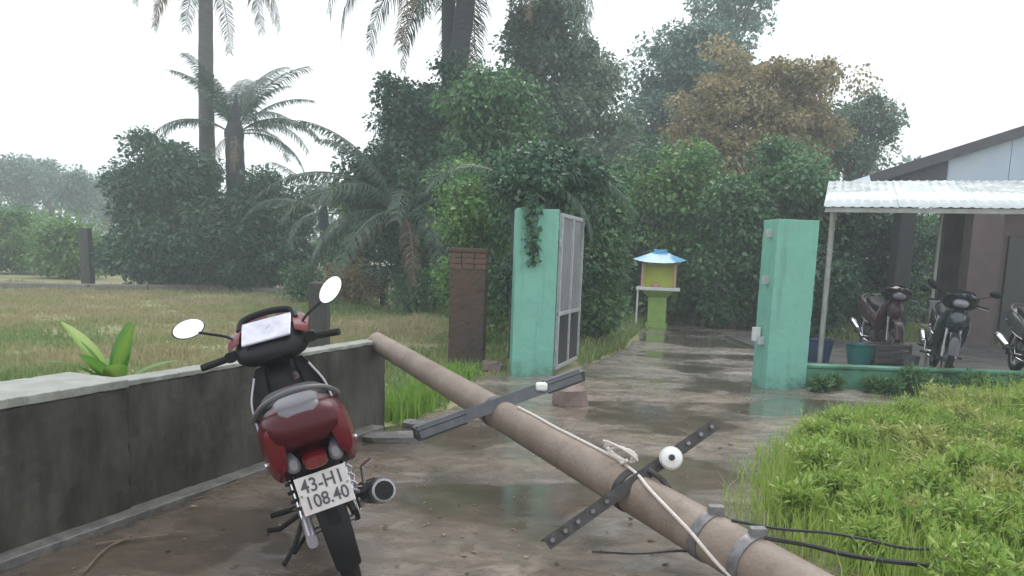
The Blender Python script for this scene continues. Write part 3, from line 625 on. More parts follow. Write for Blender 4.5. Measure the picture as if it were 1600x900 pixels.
# ------------------------------------------------------------------ fallen utility pole
PA = at(588, 534, 6.42); PB = gnd(1345, 977, .11); pdv = (PB-PA); PL = pdv.length; pdir = pdv/PL
pole = empty('fallen_pole', PB, 'fallen tapered concrete utility pole resting on the end of the low wall', 'utility pole')
R_ = lambda t: .078+.038*t
toc = lambda p: (Vector((0, 0, CAM_H))-p).normalized()
def pole_t(u):                                          # parameter of the axis point seen at image column u
    lo, hi = 0, 1
    for _ in range(40):
        m = (lo+hi)/2; q = CAM_R.to_3x3().transposed() @ (PA+pdv*m-Vector((0, 0, CAM_H)))
        if PX+F*q.x/-q.z < u: lo = m
        else: hi = m
    return lo
def on_pole(t, deg, k=1.0):                             # 0 = towards the camera, 90 = over the top
    p = PA+pdv*t; a = toc(p); a = (a-pdir*a.dot(pdir)).normalized(); b = a.cross(pdir)
    if b.z < 0: b = -b
    return p+(a*cos(radians(deg))+b*sin(radians(deg)))*R_(t)*k
parts = [MB().tube([PA+pdv*t for t in np.linspace(0, 1, 16)], [R_(t) for t in np.linspace(0, 1, 16)], 28).build('pole_shaft', M['pole'], None)]
def perp_end(c, u, v):                                  # point seen at (u, v) on an arm square to the pole through c
    d = ray(u, v); o = Vector((0, 0, CAM_H)); return o+d*((c-o).dot(pdir)/d.dot(pdir))
def angle_iron(p0, p1, w, face, name, m):               # L section: one flange towards 'face', one square to it
    y = (p1-p0).normalized(); z = (face-y*face.dot(y)).normalized(); x = y.cross(z)
    if x.z < 0: x = -x
    mb = MB(); h = .008
    prof = [x*-w/2, x*w/2, x*w/2-z*w*.8, x*(w/2-h)-z*w*.8, x*(w/2-h)-z*h, x*-w/2-z*h]
    mb.loft([[p0+q for q in prof], [p1+q for q in prof]]); return mb.build(name, m, None, False)
def front_of_pole(u, v, k):                             # first point on the view ray that clears the pole surface
    d = ray(u, v).normalized(); o = Vector((0, 0, CAM_H)); s_ = 0
    while True:
        p = o+d*s_; w = p-PA; w = w-pdir*w.dot(pdir)
        if w.length < R_((p-PA).dot(pdir)/PL)*k or s_ > 12: return p
        s_ += .002
t1 = pole_t(775); C1 = front_of_pole(775, 633, 1.10); e1a = perp_end(C1, 655, 676); e1b = perp_end(C1, 908, 585)
t2 = pole_t(985); C2 = front_of_pole(985, 757, 1.08); e2a = perp_end(C2, 855, 850); e2b = perp_end(C2, 1119, 662)
arm1 = angle_iron(e1a, e1b, .075, toc(C1), 'cross_arm', M['steel']); arm2 = angle_iron(e2a, e2b, .06, toc(C2), 'cross_arm', M['rust'])
print('ARMS', e1a, e1b, e2a, e2b, (e1a-e1b).length, (e2a-e2b).length)
parts += [arm1, arm2]; subs = {arm1: [], arm2: []}
d1 = (e1b-e1a).normalized(); d2 = (e2b-e2a).normalized()
# end channels and pale bracket of the first arm
subs[arm1].append(MB().bar(e1b-d1*.28-toc(C1)*.05, e1b+d1*.01-toc(C1)*.05, .075, .075, up=pdir).build('end_channel', M['steel'], None, False, .004))
subs[arm1].append(MB().bar(e1a-d1*.03-toc(C1)*.05, e1a+d1*.30-toc(C1)*.05, .075, .075, up=pdir).build('end_channel', M['steel'], None, False, .004))
subs[arm1].append(MB().bar(e1a-d1*.02-toc(C1)*.02, e1a+d1*.33-toc(C1)*.02, .02, .012, up=pdir).build('edge_strip', M['band'], None, False))
bp_ = perp_end(C1, 846, 604); subs[arm1].append(MB().box(bp_, (.075, .05, .055)).build('pale_bracket', M['porcelain'], None, True, .015))
for f in (.03, .10, .17, .25, .33, .72, .82, .90, .97):
    p = e2a.lerp(e2b, f)+toc(C2)*.006; subs[arm2].append(MB().tube([p-toc(C2)*.01, p+toc(C2)*.012], .011, 6).build('bolt', M['band'], None))
ip = perp_end(C2, 1048, 716)+toc(C2)*.05; tv = toc(C2)
prof_i = [(0, .03), (.012, .052), (.03, .058), (.04, .042), (.05, .042), (.06, .056), (.08, .05), (.092, .03), (.096, .012)]
subs[arm2].append(MB().tube([ip-tv*.045+tv*a for a, _ in prof_i], [r for _, r in prof_i], 20).build('insulator', M['porcelain'], None))
subs[arm2].append(MB().tube([ip+tv*.045, ip+tv*.062], .016, 8).build('insulator_pin', M['rust'], None))
q = perp_end(C2, 1014, 735); subs[arm2].append(MB().tube(arc([q, q-pdir*-.06+Vector((.02, 0, -.02)), q+pdir*.10+Vector((.03, 0, -.05))], 4), .014, 8).build('hook_bolt', M['rust'], None))
for t, m in ((t1, 'steel'), (t2, 'rust')):              # clamps holding the arms
    parts.append(MB().tube([PA+pdv*(t-.005), PA+pdv*(t+.005)], R_(t)+.006, 24).build('arm_clamp', M[m], None))
for u, s_ in ((1108, 1), (1172, 1)):
    t = pole_t(u); parts.append(MB().tube([PA+pdv*(t-.006), PA+pdv*(t+.006)], R_(t)+.007, 28).build('steel_band', M['band'], None))
    c = on_pole(t, 68, 1.0); b = MB().box(c+Vector((0, 0, .015)), (.07, .045, .05)).build('band_buckle', M['band'], None, False, .006); parts.append(b)
adopt(pole, *parts)
for k, v in subs.items(): adopt(k, *v)
# rope
ts = [(806, 62), (830, 66), (860, 62), (890, 66), (920, 70), (950, 70), (975, 60), (1000, 46), (1020, 30), (1045, 16), (1075, 2), (1105, -12), (1130, -28), (1155, -45), (1190, -70)]
pts = [on_pole(pole_t(u), a, 1.07) for u, a in ts]
mb = MB(); mb.tube(arc(pts, 5), .0085, 8)
lp = pole_t(965); c = on_pole(lp, 65, 1.1)
for k in range(3):
    lp_pts = [c+pdir*(.07*cos(a)*(1+.3*k)-.02*k)+Vector((.0, 0, 1))*(.035+.032*sin(a)*(1+.25*k))+Vector((.03*sin(a*1.5+k), .02*cos(a+k), 0)) for a in np.linspace(0, 2*pi, 14)]
    mb.tube(lp_pts, .007, 6)
tag(mb.build('rope', M['rope']), 'white rope trailing along the fallen pole and knotted at its cross arm', 'rope')
# loose cables running from the pole into the weeds
tq = pole_t(1180)
for i, (lab, pp) in enumerate((('thick dark cable dragged from the pole bands over the weeds', [on_pole(tq, 70, 1.05), gnd(1262, 852, .16), gnd(1330, 868, .20), gnd(1420, 880, .22), gnd(1500, 885, .10), gnd(1640, 880, .02)]),
                               ('thin dark cable curving from the pole bands across the low weeds', [on_pole(pole_t(1130), 75, 1.05), gnd(1215, 826, .24), gnd(1290, 832, .22), gnd(1350, 842, .22), gnd(1440, 858, .2), gnd(1540, 842, .05)]),
                               ('dark cable lying on wet ground under the fallen pole', [gnd(925, 862, .012), gnd(1000, 866, .012), gnd(1060, 860, .012), gnd(1130, 862, .012), gnd(1190, 850, .012)]))):
    tag(MB().tube(arc(pp, 8), .011 if i == 0 else .007, 7).build('cable', M['cable']), lab, 'cable')

# ------------------------------------------------------------------ posts and rubble
def post(name, loc, w, h, label, cat, m, lean=0):
    o = MB().loft([[(sx*w/2*k+lean*z, sy*w/2*k, z) for sx, sy in ((-1, -1), (1, -1), (1, 1), (-1, 1))] for z, k in ((-.05, 1), (h*.6, .98), (h, .93))]).build(name, m, None, False, .02)
    o.location = loc; return tag(o, label, cat)
g = gnd(138, 446); post('fence_post', g, .32, 1.85, 'old grey fence post at the far field edge left of the round bush', 'post', M['fencepost'], -.02)
post('fence_post', (at(499, 480, 8).x, 8, -.02), .19, 1.12, 'grey concrete post rising behind the low wall and the red motorbike', 'post', M['fencepost'])
g = gnd(600, 478); post('fence_post', g, .2, .95, 'short dark stub post in the grass left of the brown pillar', 'post', M['fencepost'])
def rubble(name, c, d, m, label, cat, rz=0, seed=0, flat=1):
    r = np.random.default_rng(seed); mb = MB(); mb.ball((0, 0, 0), (1, 1, 1), 9, 6)
    V = []
    for v in mb.v:
        v = np.array(v); v = np.sign(v)*np.abs(v)**.55; v = v*(1+.14*r.standard_normal()); V.append((v[0]*d[0]/2, v[1]*d[1]/2, v[2]*d[2]/2))
    mb.v = V; o = mb.build(name, m, None, False); o.location = c; o.rotation_euler = (0, 0, rz); return tag(o, label, cat)
rubble('rubble_block', gnd(888, 634)+Vector((0, 0, .09)), (.30, .24, .26), M['stone'], 'pinkish rubble block on the drive below the cross arm end', 'rubble', .5, 2)
rubble('broken_slab', gnd(612, 688)+Vector((0, 0, .025)), (.42, .22, .07), M['slab_grey'], 'flat grey broken slab at the foot of the wall end', 'rubble', .15, 3)
rubble('broken_slab', gnd(655, 668)+Vector((0, 0, .02)), (.30, .16, .07), M['slab_grey'], 'small dark slab fragment beside the left end of the cross arm', 'rubble', -.5, 4)
rubble('stone', gnd(770, 577)+Vector((0, 0, .04)), (.30, .2, .14), M['stone'], 'small pale stone between the brown pillar and the mint pillar', 'stone', .2, 5)
for i, (a, b, c, lab) in enumerate((((130, 895), (165, 858), (205, 838), 'bent pale twig on the mud at the foot of the wall'), ((150, 850), (205, 842), (262, 836), 'straight pale twig lying along the wall footing'), ((300, 780), (345, 772), (400, 764), 'thin twig on the drive nearest the parked motorbike'))):
    p = [gnd(*q, .02) for q in (a, b, c)]; tag(MB().tube(arc(p, 6), [.005]*13, 6).build('twig', M['twig']), lab, 'twig')

# ------------------------------------------------------------------ leaves and grasses
def leaf_quads(P, D, Nn, L_, W_, fold=.25):
    D = D/np.linalg.norm(D, axis=1, keepdims=True); Sd = np.cross(D, Nn); Sd /= np.linalg.norm(Sd, axis=1, keepdims=True)+1e-9
    Up = np.cross(Sd, D); L_ = L_[:, None]; W_ = W_[:, None]
    base = P; tip = P+D*L_-Up*L_*.12; mid = P+D*L_*.45
    l = mid+Sd*W_+Up*W_*fold; r = mid-Sd*W_+Up*W_*fold
    V = np.stack([base, l, tip, r], 1).reshape(-1, 3); k = np.arange(len(P))[:, None]*4
    return V, np.concatenate([k+[0, 1, 2], k+[0, 2, 3]], 0)
def leaf_cloud(clumps, per, size, spread, up=.5, droop=.35, asp=.33, flat=.7):
    C = np.asarray(clumps, float); n = len(C); P = np.repeat(C, per, 0); N = len(P)
    ct = np.repeat(rng.normal(0, .13, n), per)
    off = rng.standard_normal((N, 3)); off /= np.linalg.norm(off, axis=1, keepdims=True); rad = rng.random(N)**.45
    sp = np.repeat(spread*(.45+1.0*rng.random(n)), per)
    off = off*(rad*sp)[:, None]*[1, 1, flat]
    P = P+off; D = off/(sp[:, None])+rng.standard_normal((N, 3))*.55+[0, 0, -droop]
    Nn = rng.standard_normal((N, 3))*.6+off/sp[:, None]*.5+[0, 0, up+.3]
    Ls = size*np.exp(np.clip(rng.normal(-.12, .38, N), -1, .55))
    V, Fc = leaf_quads(P, D, Nn, Ls, Ls*asp)
    tint = np.clip(.40+ct+rng.normal(0, .18, N)+.45*(rng.random(N) < .05), 0, 1)
    return V, Fc, np.repeat(tint, 4)
def env_clumps(envs):
    out = []
    for (c, r, n) in envs:
        d = rng.standard_normal((n, 3)); d /= np.linalg.norm(d, axis=1, keepdims=True)
        rad = .30+.70*rng.random(n)**.6
        bd_ = rng.standard_normal((9, 3)); bd_ /= np.linalg.norm(bd_, axis=1, keepdims=True)
        lump = .66+.52*np.exp(7*(d @ bd_.T-1)).max(1)*(.7+.5*rng.random(n))   # boughs stand out, hollows between them
        out.append(np.array(c)+d*(rad*lump)[:, None]*np.array(r))
    return np.concatenate(out)
def env(u, v, ru, rv, Y, n, depth=None):
    c = at(u, v, Y); return (tuple(c), (ru*Y/F, depth or max(ru, rv)*.8*Y/F, rv*Y/F), n)
def tree(name, label, cat, base, envs, m, leaf=.16, per=95, spread=.5, trunk=.16, lean=(0, 0), group=None, limbs=10, bark='bark', asp=.33, up=.5, split=.45, cull=None, droop=.35):
    o = empty(name, base, label, cat, group); C = env_clumps(envs)
    C = C[C[:, 2] > .25]
    bz = Vector(base); ctr = Vector(C.mean(0)); top = Vector((ctr.x, ctr.y, max(ctr.z*split, .4)))
    fork = bz.lerp(top, 1.0)
    mb = MB(); tr = [bz+Vector((0, 0, -.05)), bz.lerp(fork, .4)+Vector((lean[0], lean[1], 0)), fork]
    mb.tube(arc(tr, 5), [trunk*(1.25-.55*i/10) for i in range(11)], 9)
    ids = rng.choice(len(C), min(limbs, len(C)), replace=False)
    for i in ids:
        e = Vector(C[i]); mpt = fork.lerp(e, .5)+Vector(rng.normal(0, .12, 3))+Vector((0, 0, .15*(e-fork).length*.5))
        l = arc([fork-Vector((0, 0, .1)), mpt, e], 4); mb.tube(l, [trunk*.62*(1-.85*k/(len(l)-1)) for k in range(len(l))], 6)
        for j in range(2):
            e2 = Vector(C[rng.integers(len(C))]); 
            if (e2-mpt).length < 2.2: mb.tube([mpt, mpt.lerp(e2, .5)+Vector((0, 0, .08)), e2], [trunk*.3, trunk*.2, .012], 5)
    for i in rng.choice(len(C), min(34, len(C)), replace=False):          # fine twigs poking out of the clumps
        a = Vector(C[i]); d = (a-ctr).normalized()+Vector(rng.normal(0, .5, 3)); d.z = abs(d.z)*.7; ln_ = spread*(.9+1.0*rng.random())
        mb.tube([a-d*ln_*.4, a+d*ln_*.5, a+d*ln_+Vector((0, 0, -.1*ln_))], [.014, .009, .004], 3)
    tk = mb.build('trunk', M[bark], None)
    V, Fc, T = leaf_cloud(C, int(per*2.5), leaf*.64, spread*1.12, up=up, asp=asp, droop=droop)
    keep_z = V[:, 2].reshape(-1, 4).min(1) > .02 if False else None
    V[:, 2] = np.maximum(V[:, 2], .02)
    cr = link('crown', np_mesh('crown', V, Fc, M[m], T))
    adopt(o, tk, cr); return o
def low_env(u, v, ru, rv, Y, n):                        # foliage reaching down to the ground
    c = at(u, v, Y); zl = c.z*.45; return ((c.x, Y+.1, zl), (ru*Y/F*.8, ru*.7*Y/F, zl), int(n*.55*min(1.6, c.z/1.6)))
def G(u, Y): p = at(u, 420, Y); return (p.x, Y, -.02)

# --- far left
for i, (u, v, ru, rv, Y, lab) in enumerate(((25, 285, 55, 50, 62, 'pale hazy tree at far left with a broad low crown'), (78, 285, 30, 42, 66, 'narrow upright hazy tree in the distant left row'), (122, 300, 22, 40, 58, 'thin sparse hazy tree in the distant row beside the pale gap'), (-45, 270, 45, 60, 60, 'tall hazy tree cut by the left end of the distant row'), (170, 310, 30, 35, 64, 'low hazy tree of the distant row showing behind the round bush'))):
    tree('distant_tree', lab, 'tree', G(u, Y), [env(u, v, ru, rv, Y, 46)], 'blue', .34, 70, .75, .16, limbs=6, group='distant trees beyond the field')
for i, (u, v, ru, rv, Y, lab) in enumerate(((30, 372, 62, 58, 34, 'yellow green bush left of the old fence post at the field edge'), (105, 390, 42, 46, 31, 'small bright green bush just beside the old fence post'), (-70, 370, 60, 70, 33, 'large green bush cut by the left edge of the field'), (150, 405, 40, 36, 36, 'low pale green bush in the gap beside the dark twin-lobed bush'))):
    tree('field_bush', lab, 'bush', G(u, Y), [env(u, v, ru, rv, Y, 52), low_env(u, v, ru, rv, Y, 50)], 'bright', .2, 90, .55, .07, limbs=8, split=.3)
tree('round_bush', 'big dense dark green bush with twin lobes behind the grass field', 'bush', G(300, 27.0),
     [env(255, 300, 90, 90, 27, 90), env(245, 380, 82, 62, 26.6, 60), env(415, 350, 82, 80, 26.8, 90), env(330, 385, 120, 55, 26.2, 80), env(430, 400, 60, 45, 26.4, 34), low_env(250, 380, 85, 60, 26.3, 60), low_env(370, 390, 95, 60, 26.2, 60), env(300, 300, 60, 60, 26.5, 30)], 'dark', .2, 135, .52, .16, limbs=14, split=.25)
for i, (u, v, ru, rv, Y, m, lab) in enumerate(((525, 395, 45, 42, 30, 'bright', 'pale green shrub behind the field right of the dark bush'), (470, 440, 22, 26, 22, 'mid', 'small leafy shrub behind the right motorbike mirror'), (560, 440, 50, 26, 21, 'rusty', 'low brownish dry shrub left of the stub post'), (650, 448, 45, 26, 19, 'mid', 'low green shrub between the stub post and brown pillar'))):
    tree('low_shrub', lab, 'shrub', G(u, Y), [env(u, v, ru, rv, Y, 26)], m, .13, 80, .32, .04, limbs=8, split=.3)

# --- palms
def frond_mesh(name, L_, e0, e1, pairs, ll, hang, mat_, seed, curl=0.0):
    r = np.random.default_rng(seed); n = 26; pos = [np.zeros(3)]
    for i in range(n):
        e = e0+(e1-e0)*(i/n)**1.2; pos.append(pos[-1]+np.array([cos(e), curl*(i/n), sin(e)])*L_/n)
    pos = np.array(pos); V = []; Fq = []; T = []
    def quad(a, b, c, d, t):
        o = len(V); V.extend([a, b, c, d]); Fq.append((o, o+1, o+2, o+3)); T.extend([t]*4)
    for i in range(n):                                  # rachis: three-sided
        w0 = .035*(1-i/n)+.006; w1 = .035*(1-(i+1)/n)+.006
        for a in range(3):
            A = 2*pi*a/3; Bb = 2*pi*(a+1)/3; f = lambda p, w, q: p+np.array([0, cos(q)*w, sin(q)*w])
            quad(f(pos[i], w0, A), f(pos[i], w0, Bb), f(pos[i+1], w1, Bb), f(pos[i+1], w1, A), .75)
    for k in range(pairs):
        s = .16+.83*k/pairs; x = s*n; i = min(int(x), n-1); p = pos[i]+(pos[i+1]-pos[i])*(x-i); t = pos[i+1]-pos[i]; t /= np.linalg.norm(t)
        l = ll*(.45+.55*sin(pi*min(1, s*1.02)**.8))*(.85+.3*r.random())
        for sd in (-1, 1):
            if r.random() < .05: continue
            d = np.array([0, sd, 0])*(.75+.15*r.standard_normal())+t*.55+np.array([0, 0, -.15]); d /= np.linalg.norm(d)
            m_ = p+d*l*.5; d2 = d+np.array([0, 0, -hang*(.6+.8*r.random())]); d2 /= np.linalg.norm(d2); e = m_+d2*l*.5
            w = t*.022*(.8+.5*r.random()); tt = np.clip(.4+.2*r.standard_normal(), 0, 1)
            quad(p-w*.6, p+w*.6, m_+w, m_-w, tt); quad(m_-w, m_+w, e+w*.15, e-w*.15, tt)
    return np_mesh(name, V, Fq, mat_, T)
FR = {'up': frond_mesh('frond', 3.6, radians(68), radians(5), 52, .62, .7, M['frond'], 1), 'arch': frond_mesh('frond', 3.9, radians(38), radians(-62), 56, .72, 1.0, M['frond'], 2),
      'hang': frond_mesh('frond', 3.8, radians(8), radians(-88), 54, .75, 1.3, M['frond'], 3), 'dead': frond_mesh('frond', 3.4, radians(-25), radians(-89), 42, .65, 1.6, M['deadleaf'], 4),
      'wind': frond_mesh('frond', 3.6, radians(45), radians(-50), 54, .7, 1.1, M['frond'], 5, .5)}
def palm(name, label, base, top, r0, r1, fronds, bark='palm_bark', sc=1.0, bend=(0, 0)):
    o = empty(name, base, label, 'palm tree'); b = Vector(base); t = Vector(top); mb = MB(); pts = []
    for i in range(22):
        f = i/21; pts.append(b.lerp(t, f)+Vector((bend[0], bend[1], 0))*sin(pi*f))
    mb.tube(pts, [(r0+(r1-r0)*(i/21))*(1.0+.05*(i % 2))*(1.35 if i == 0 else 1) for i in range(22)], 12)
    mb.tube([t-Vector((0, 0, .3)), t+Vector((0, 0, .15)), t+Vector((.03, 0, r1*2.2)), t+Vector((.08, 0, r1*5))], [r1*1.0, r1*1.15, r1*.6, .02], 10)
    obs = [mb.build('trunk', M[bark], None, True, 0, 60)]
    for k, (kind, az, s_) in enumerate(fronds):
        f = link('frond', FR[kind]); f.location = t+Vector((cos(radians(az))*.1, sin(radians(az))*.1, .12)); f.rotation_euler = (radians(rng.normal(0, 7)), radians(rng.normal(0, 6)), radians(az)); f.scale = (s_*sc,)*3; obs.append(f)
    adopt(o, *obs)
def spin(kinds, n, a0, jit=9): return [(kinds[k % len(kinds)], a0+360*k/n+rng.normal(0, jit), .9+.25*rng.random()) for k in range(n)]
palm('coconut_palm', 'tall slim coconut palm rising above the dark twin-lobed bush', G(332, 29), at(322, -70, 29), .30, .22, spin(['arch', 'hang', 'up', 'hang', 'dead'], 20, 4), bend=(-.1, 0))
palm('coconut_palm', 'short thick palm with windswept fronds sprouting behind the dark bush', G(374, 28.4), at(366, 215, 28.4), .36, .30,
     [('up', 80, 1.0), ('up', 20, .85), ('wind', 5, .85), ('arch', -12, .8), ('up', 40, .8), ('wind', -35, .75), ('arch', 180, .75), ('up', 150, .9), ('arch', 205, .8), ('up', 110, 1.0), ('hang', 10, .8), ('dead', -60, .6), ('dead', 240, .6), ('up', -100, .7), ('up', 95, 1.15), ('arch', 60, .75), ('up', 135, 1.1), ('up', 170, .95), ('up', 0, 1.0), ('wind', 25, .95), ('up', 60, 1.05), ('up', 250, .9)], 'palm_dark')
palm('coconut_palm', 'tall leaning palm whose trunk crosses its neighbour in the middle of the trees', G(668, 22), at(738, -75, 22), .28, .24, spin(['hang', 'hang', 'arch', 'hang', 'dead'], 24, 15), 'palm_dark', 1.15)
palm('coconut_palm', 'straight dark palm standing just behind the leaning palm', G(705, 23), at(700, -150, 23), .22, .18, spin(['arch', 'hang', 'dead'], 14, 40), 'palm_dark', .95)
palm('areca_palm', 'bushy low palm with long arching fronds left of the crossed palm trunks', G(640, 19.4), at(630, 345, 19.4), .13, .10,
     [('arch', 175, .85), ('up', 160, .8), ('arch', 200, .8), ('hang', 185, .75), ('up', 100, .7), ('arch', 230, .7), ('arch', 0, .6), ('up', 200, .75), ('hang', 215, .7), ('arch', 150, .75), ('up', 60, .7), ('up', 180, .95), ('hang', 165, .9), ('dead', 190, .7), ('hang', 250, .8), ('dead', 290, .7), ('hang', 300, .75), ('arch', 275, .8), ('wind', 170, 1.0), ('hang', 340, .7)], 'palm_dark')
palm('areca_palm', 'low palm with drooping fronds at the edge of the field by the small gap', G(520, 24), at(505, 340, 24), .16, .14, [('arch', 150, .6), ('arch', 190, .65), ('up', 100, .5), ('hang', 20, .6), ('arch', 60, .6), ('up', 170, .6), ('hang', 240, .5), ('arch', 330, .55)], 'palm_dark')

palm('areca_palm', 'small palm arching feathery fronds over the left mint pillar', G(806, 11.4), at(806, 300, 11.4), .07, .05,
     [('arch', 2, .48), ('arch', 28, .42), ('hang', -25, .40), ('arch', 205, .36), ('wind', 60, .36)], 'palm_dark')
# --- trees of the middle
tree('vine_tree', 'dark creeper covered tree mass climbing round the crossed palm trunks', 'tree', G(695, 21.3), [env(700, 170, 55, 85, 21.4, 46), env(690, 270, 62, 90, 21.2, 56), env(640, 200, 50, 75, 21.6, 30), env(610, 310, 70, 85, 20.6, 52), env(665, 400, 90, 60, 20, 50)], 'dark', .17, 110, .42, .2, limbs=10)
tree('tall_tree', 'tall grey green tree between the palms and the russet tree', 'tree', G(855, 24), [env(850, 70, 80, 85, 24, 60), env(865, 190, 100, 90, 24, 70), env(800, 150, 60, 60, 23.4, 26), env(925, 130, 40, 55, 24.5, 20)], 'grey', .19, 110, .5, .24, limbs=16)
tree('yellow_tree', 'yellowish green tree in front of the tall grey green tree', 'tree', G(770, 17), [env(765, 175, 70, 60, 17, 44), env(760, 240, 70, 60, 17, 36)], 'mid', .15, 100, .4, .13, limbs=10)
tree('blue_tree', 'bluish green tree behind and left of the russet tree', 'tree', G(1060, 31), [env(1075, 110, 75, 80, 31, 62), env(1030, 210, 70, 90, 31, 60), env(1120, 90, 60, 45, 31, 24), env(970, 240, 60, 60, 30, 34)], 'blue', .22, 110, .62, .24, limbs=16)
tree('tall_thin_tree', 'thin high tree whose sparse top spreads over the bluish tree', 'tree', G(1130, 36), [env(1150, 8, 80, 22, 36, 22), env(1120, 60, 50, 40, 36, 12)], 'blue', .26, 60, .6, .16, limbs=14, split=.8)
tree('russet_tree', 'russet brown leaved tree in the middle of the tree line', 'tree', G(1180, 24), [env(1190, 150, 118, 82, 24, 62), env(1130, 210, 115, 80, 23.5, 56), env(1255, 205, 75, 75, 24, 38), env(1180, 255, 125, 60, 23, 46)], 'rusty', .17, 115, .45, .2, limbs=16)
tree('airy_tree', 'airy grey green tree with sky gaps beside the house gable', 'tree', G(1335, 26), [env(1340, 215, 62, 60, 26, 38), env(1300, 240, 55, 70, 26, 34), env(1370, 185, 36, 32, 26, 16)], 'grey', .17, 85, .4, .16, limbs=18)
# --- green shrubs behind the gate
SH = (((745, 330, 75, 70, 13.0, 40, 'bright', 'light green bushy shrub behind the brown pillar')), (850, 280, 75, 50, 11.6, 40, 'dark', 'dark drooping shrub arching above the left mint pillar'),
      (930, 330, 60, 75, 13.5, 44, 'mid', 'mid green shrub just right of the open gate leaf'), (935, 440, 30, 70, 13.6, 36, 'mid', 'leafy shrub at the drive edge beside the gate leaf'),
      (1015, 300, 75, 75, 20.5, 50, 'mid', 'tall green shrub above the blue roofed shrine'), (1000, 400, 70, 75, 20, 50, 'dark', 'dark shrub directly behind the blue roofed shrine'),
      (1065, 300, 70, 75, 19, 50, 'bright', 'bright green shrub under the russet tree'), (1150, 330, 55, 55, 17.5, 34, 'mid', 'lower loose shrub in the dip under the russet tree'), (1235, 300, 85, 75, 18, 60, 'mid', 'green shrub reaching over the right mint pillar'),
      (1100, 400, 90, 70, 21, 50, 'dark', 'dark leaved shrub right of the shrine'), (1190, 420, 60, 75, 20.5, 40, 'mid', 'shrub at the end of the drive left of the right mint pillar'),
      (1300, 330, 70, 70, 19, 46, 'dark', 'dark shrub behind the first tube post of the shelter'), (1370, 400, 90, 110, 21, 60, 'dark', 'dark tall shrub seen through the open shelter'),
      (1470, 370, 70, 60, 24, 40, 'mid', 'shrub seen through the shelter beside the mauve pier'), (1450, 460, 80, 40, 23, 34, 'bright', 'low bright shrub seen through the open shelter'),
      (785, 420, 45, 75, 14.5, 36, 'bright', 'bright shrub filling the gap between the brown pillar and mint pillar'), (840, 470, 45, 55, 15, 30, 'mid', 'low shrub hidden behind the left mint pillar and gate leaf'), (560, 350, 45, 70, 23, 30, 'mid', 'green shrub behind the low arching palm'), (1080, 465, 60, 30, 20.8, 26, 'mid', 'low ground hugging shrub behind the leaning stems'), (1240, 470, 60, 40, 20.2, 26, 'mid', 'low shrub behind the right mint pillar at the drive end'), (1330, 480, 80, 40, 20, 30, 'mid', 'low shrub behind the shelter floor beside the tube post'), (1265, 450, 50, 60, 16, 30, 'dark', 'dark shrub beside the right mint pillar behind the shelter post'))
for u, v, ru, rv, Y, n, m, lab in SH:
    big = Y > 15
    tree('garden_shrub', lab, 'shrub', G(u, Y), [env(u, v, ru, rv, Y, n), low_env(u, v, ru, rv, Y, n)], m, .16 if big else .115, 105, .42 if big else .30, .07, limbs=10, split=.35)
# stems leaning behind the shrine
for u0, v0, u1, v1, lab in ((1085, 478, 1112, 372, 'dark leaning stem right of the shrine'), (1100, 482, 1130, 380, 'second dark leaning stem, farther from the shrine'), (1155, 500, 1160, 385, 'thick pale withered stem at the end of the drive')):
    a = at(u0, v0, 18.6); b = at(u1, v1, 18.8); a.z = -.02
    tag(MB().tube(arc([a, a.lerp(b, .5)+Vector((.05, 0, 0)), b], 5), [.07*(1-.05*i) for i in range(11)], 8).build('bare_stem', M['bark']), lab, 'stem')
# far wood behind everything
Yw = 70; cl = [];
for k in range(190):
    u = -250+2100*k/190; h = (330+25*sin(u*.021)+18*sin(u*.05+1)) if u < 420 else 300+25*sin(u*.03)
    for v in (h, h+35, h+70): cl.append(at(u+rng.normal(0, 6), v+rng.normal(0, 8), Yw+rng.normal(0, 3)))
V, Fc, T = leaf_cloud(np.array(cl), 46, .5, 1.5); V[:, 2] = np.maximum(V[:, 2], 0)
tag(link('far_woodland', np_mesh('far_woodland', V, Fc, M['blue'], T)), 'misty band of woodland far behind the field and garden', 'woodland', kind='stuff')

dh = empty('distant_house', at(160, 335, 78), 'tiny distant white house in the gap left of the dark bush', 'house'); dh.location.z = 0
hzv = at(160, 312, 78).z
MB().box((0, 0, hzv/2), (3.0, 2.5, hzv)).build('wall', M['white'], dh, False)
MB().loft([[(-1.8, -1.6, hzv), (1.8, -1.6, hzv), (1.8, 1.6, hzv), (-1.8, 1.6, hzv)], [(-1.7, -.05, hzv+.7), (1.7, -.05, hzv+.7), (1.7, .05, hzv+.7), (-1.7, .05, hzv+.7)]]).build('roof', M['roof_blue'], dh, False)

# creeper on the left pillar
def creeper(name, pts, label, m, per=15, leaf=.06, spread=.08):
    o = empty(name, pts[-1], label, 'creeper'); c = arc(pts, 6)
    st = MB().tube(c, .006, 5).build('stem', M['bark'], None)
    V, Fc, T = leaf_cloud(np.array([tuple(p) for p in c]), per, leaf, spread, asp=.42, droop=.8); V[:, 1] = np.minimum(V[:, 1], 9.545) if 'pillar' in label else V[:, 1]
    lf = link('leaves', np_mesh('leaves', V, Fc, M[m], T)); adopt(o, st, lf)
creeper('creeper', [Vector((.30, 9.9, 2.05)), Vector((.26, 9.6, 2.06)), Vector((.24, 9.5, 1.9)), Vector((.25, 9.52, 1.65)), Vector((.27, 9.53, 1.36))], 'dark creeper hanging down the face of the left mint pillar', 'dark')

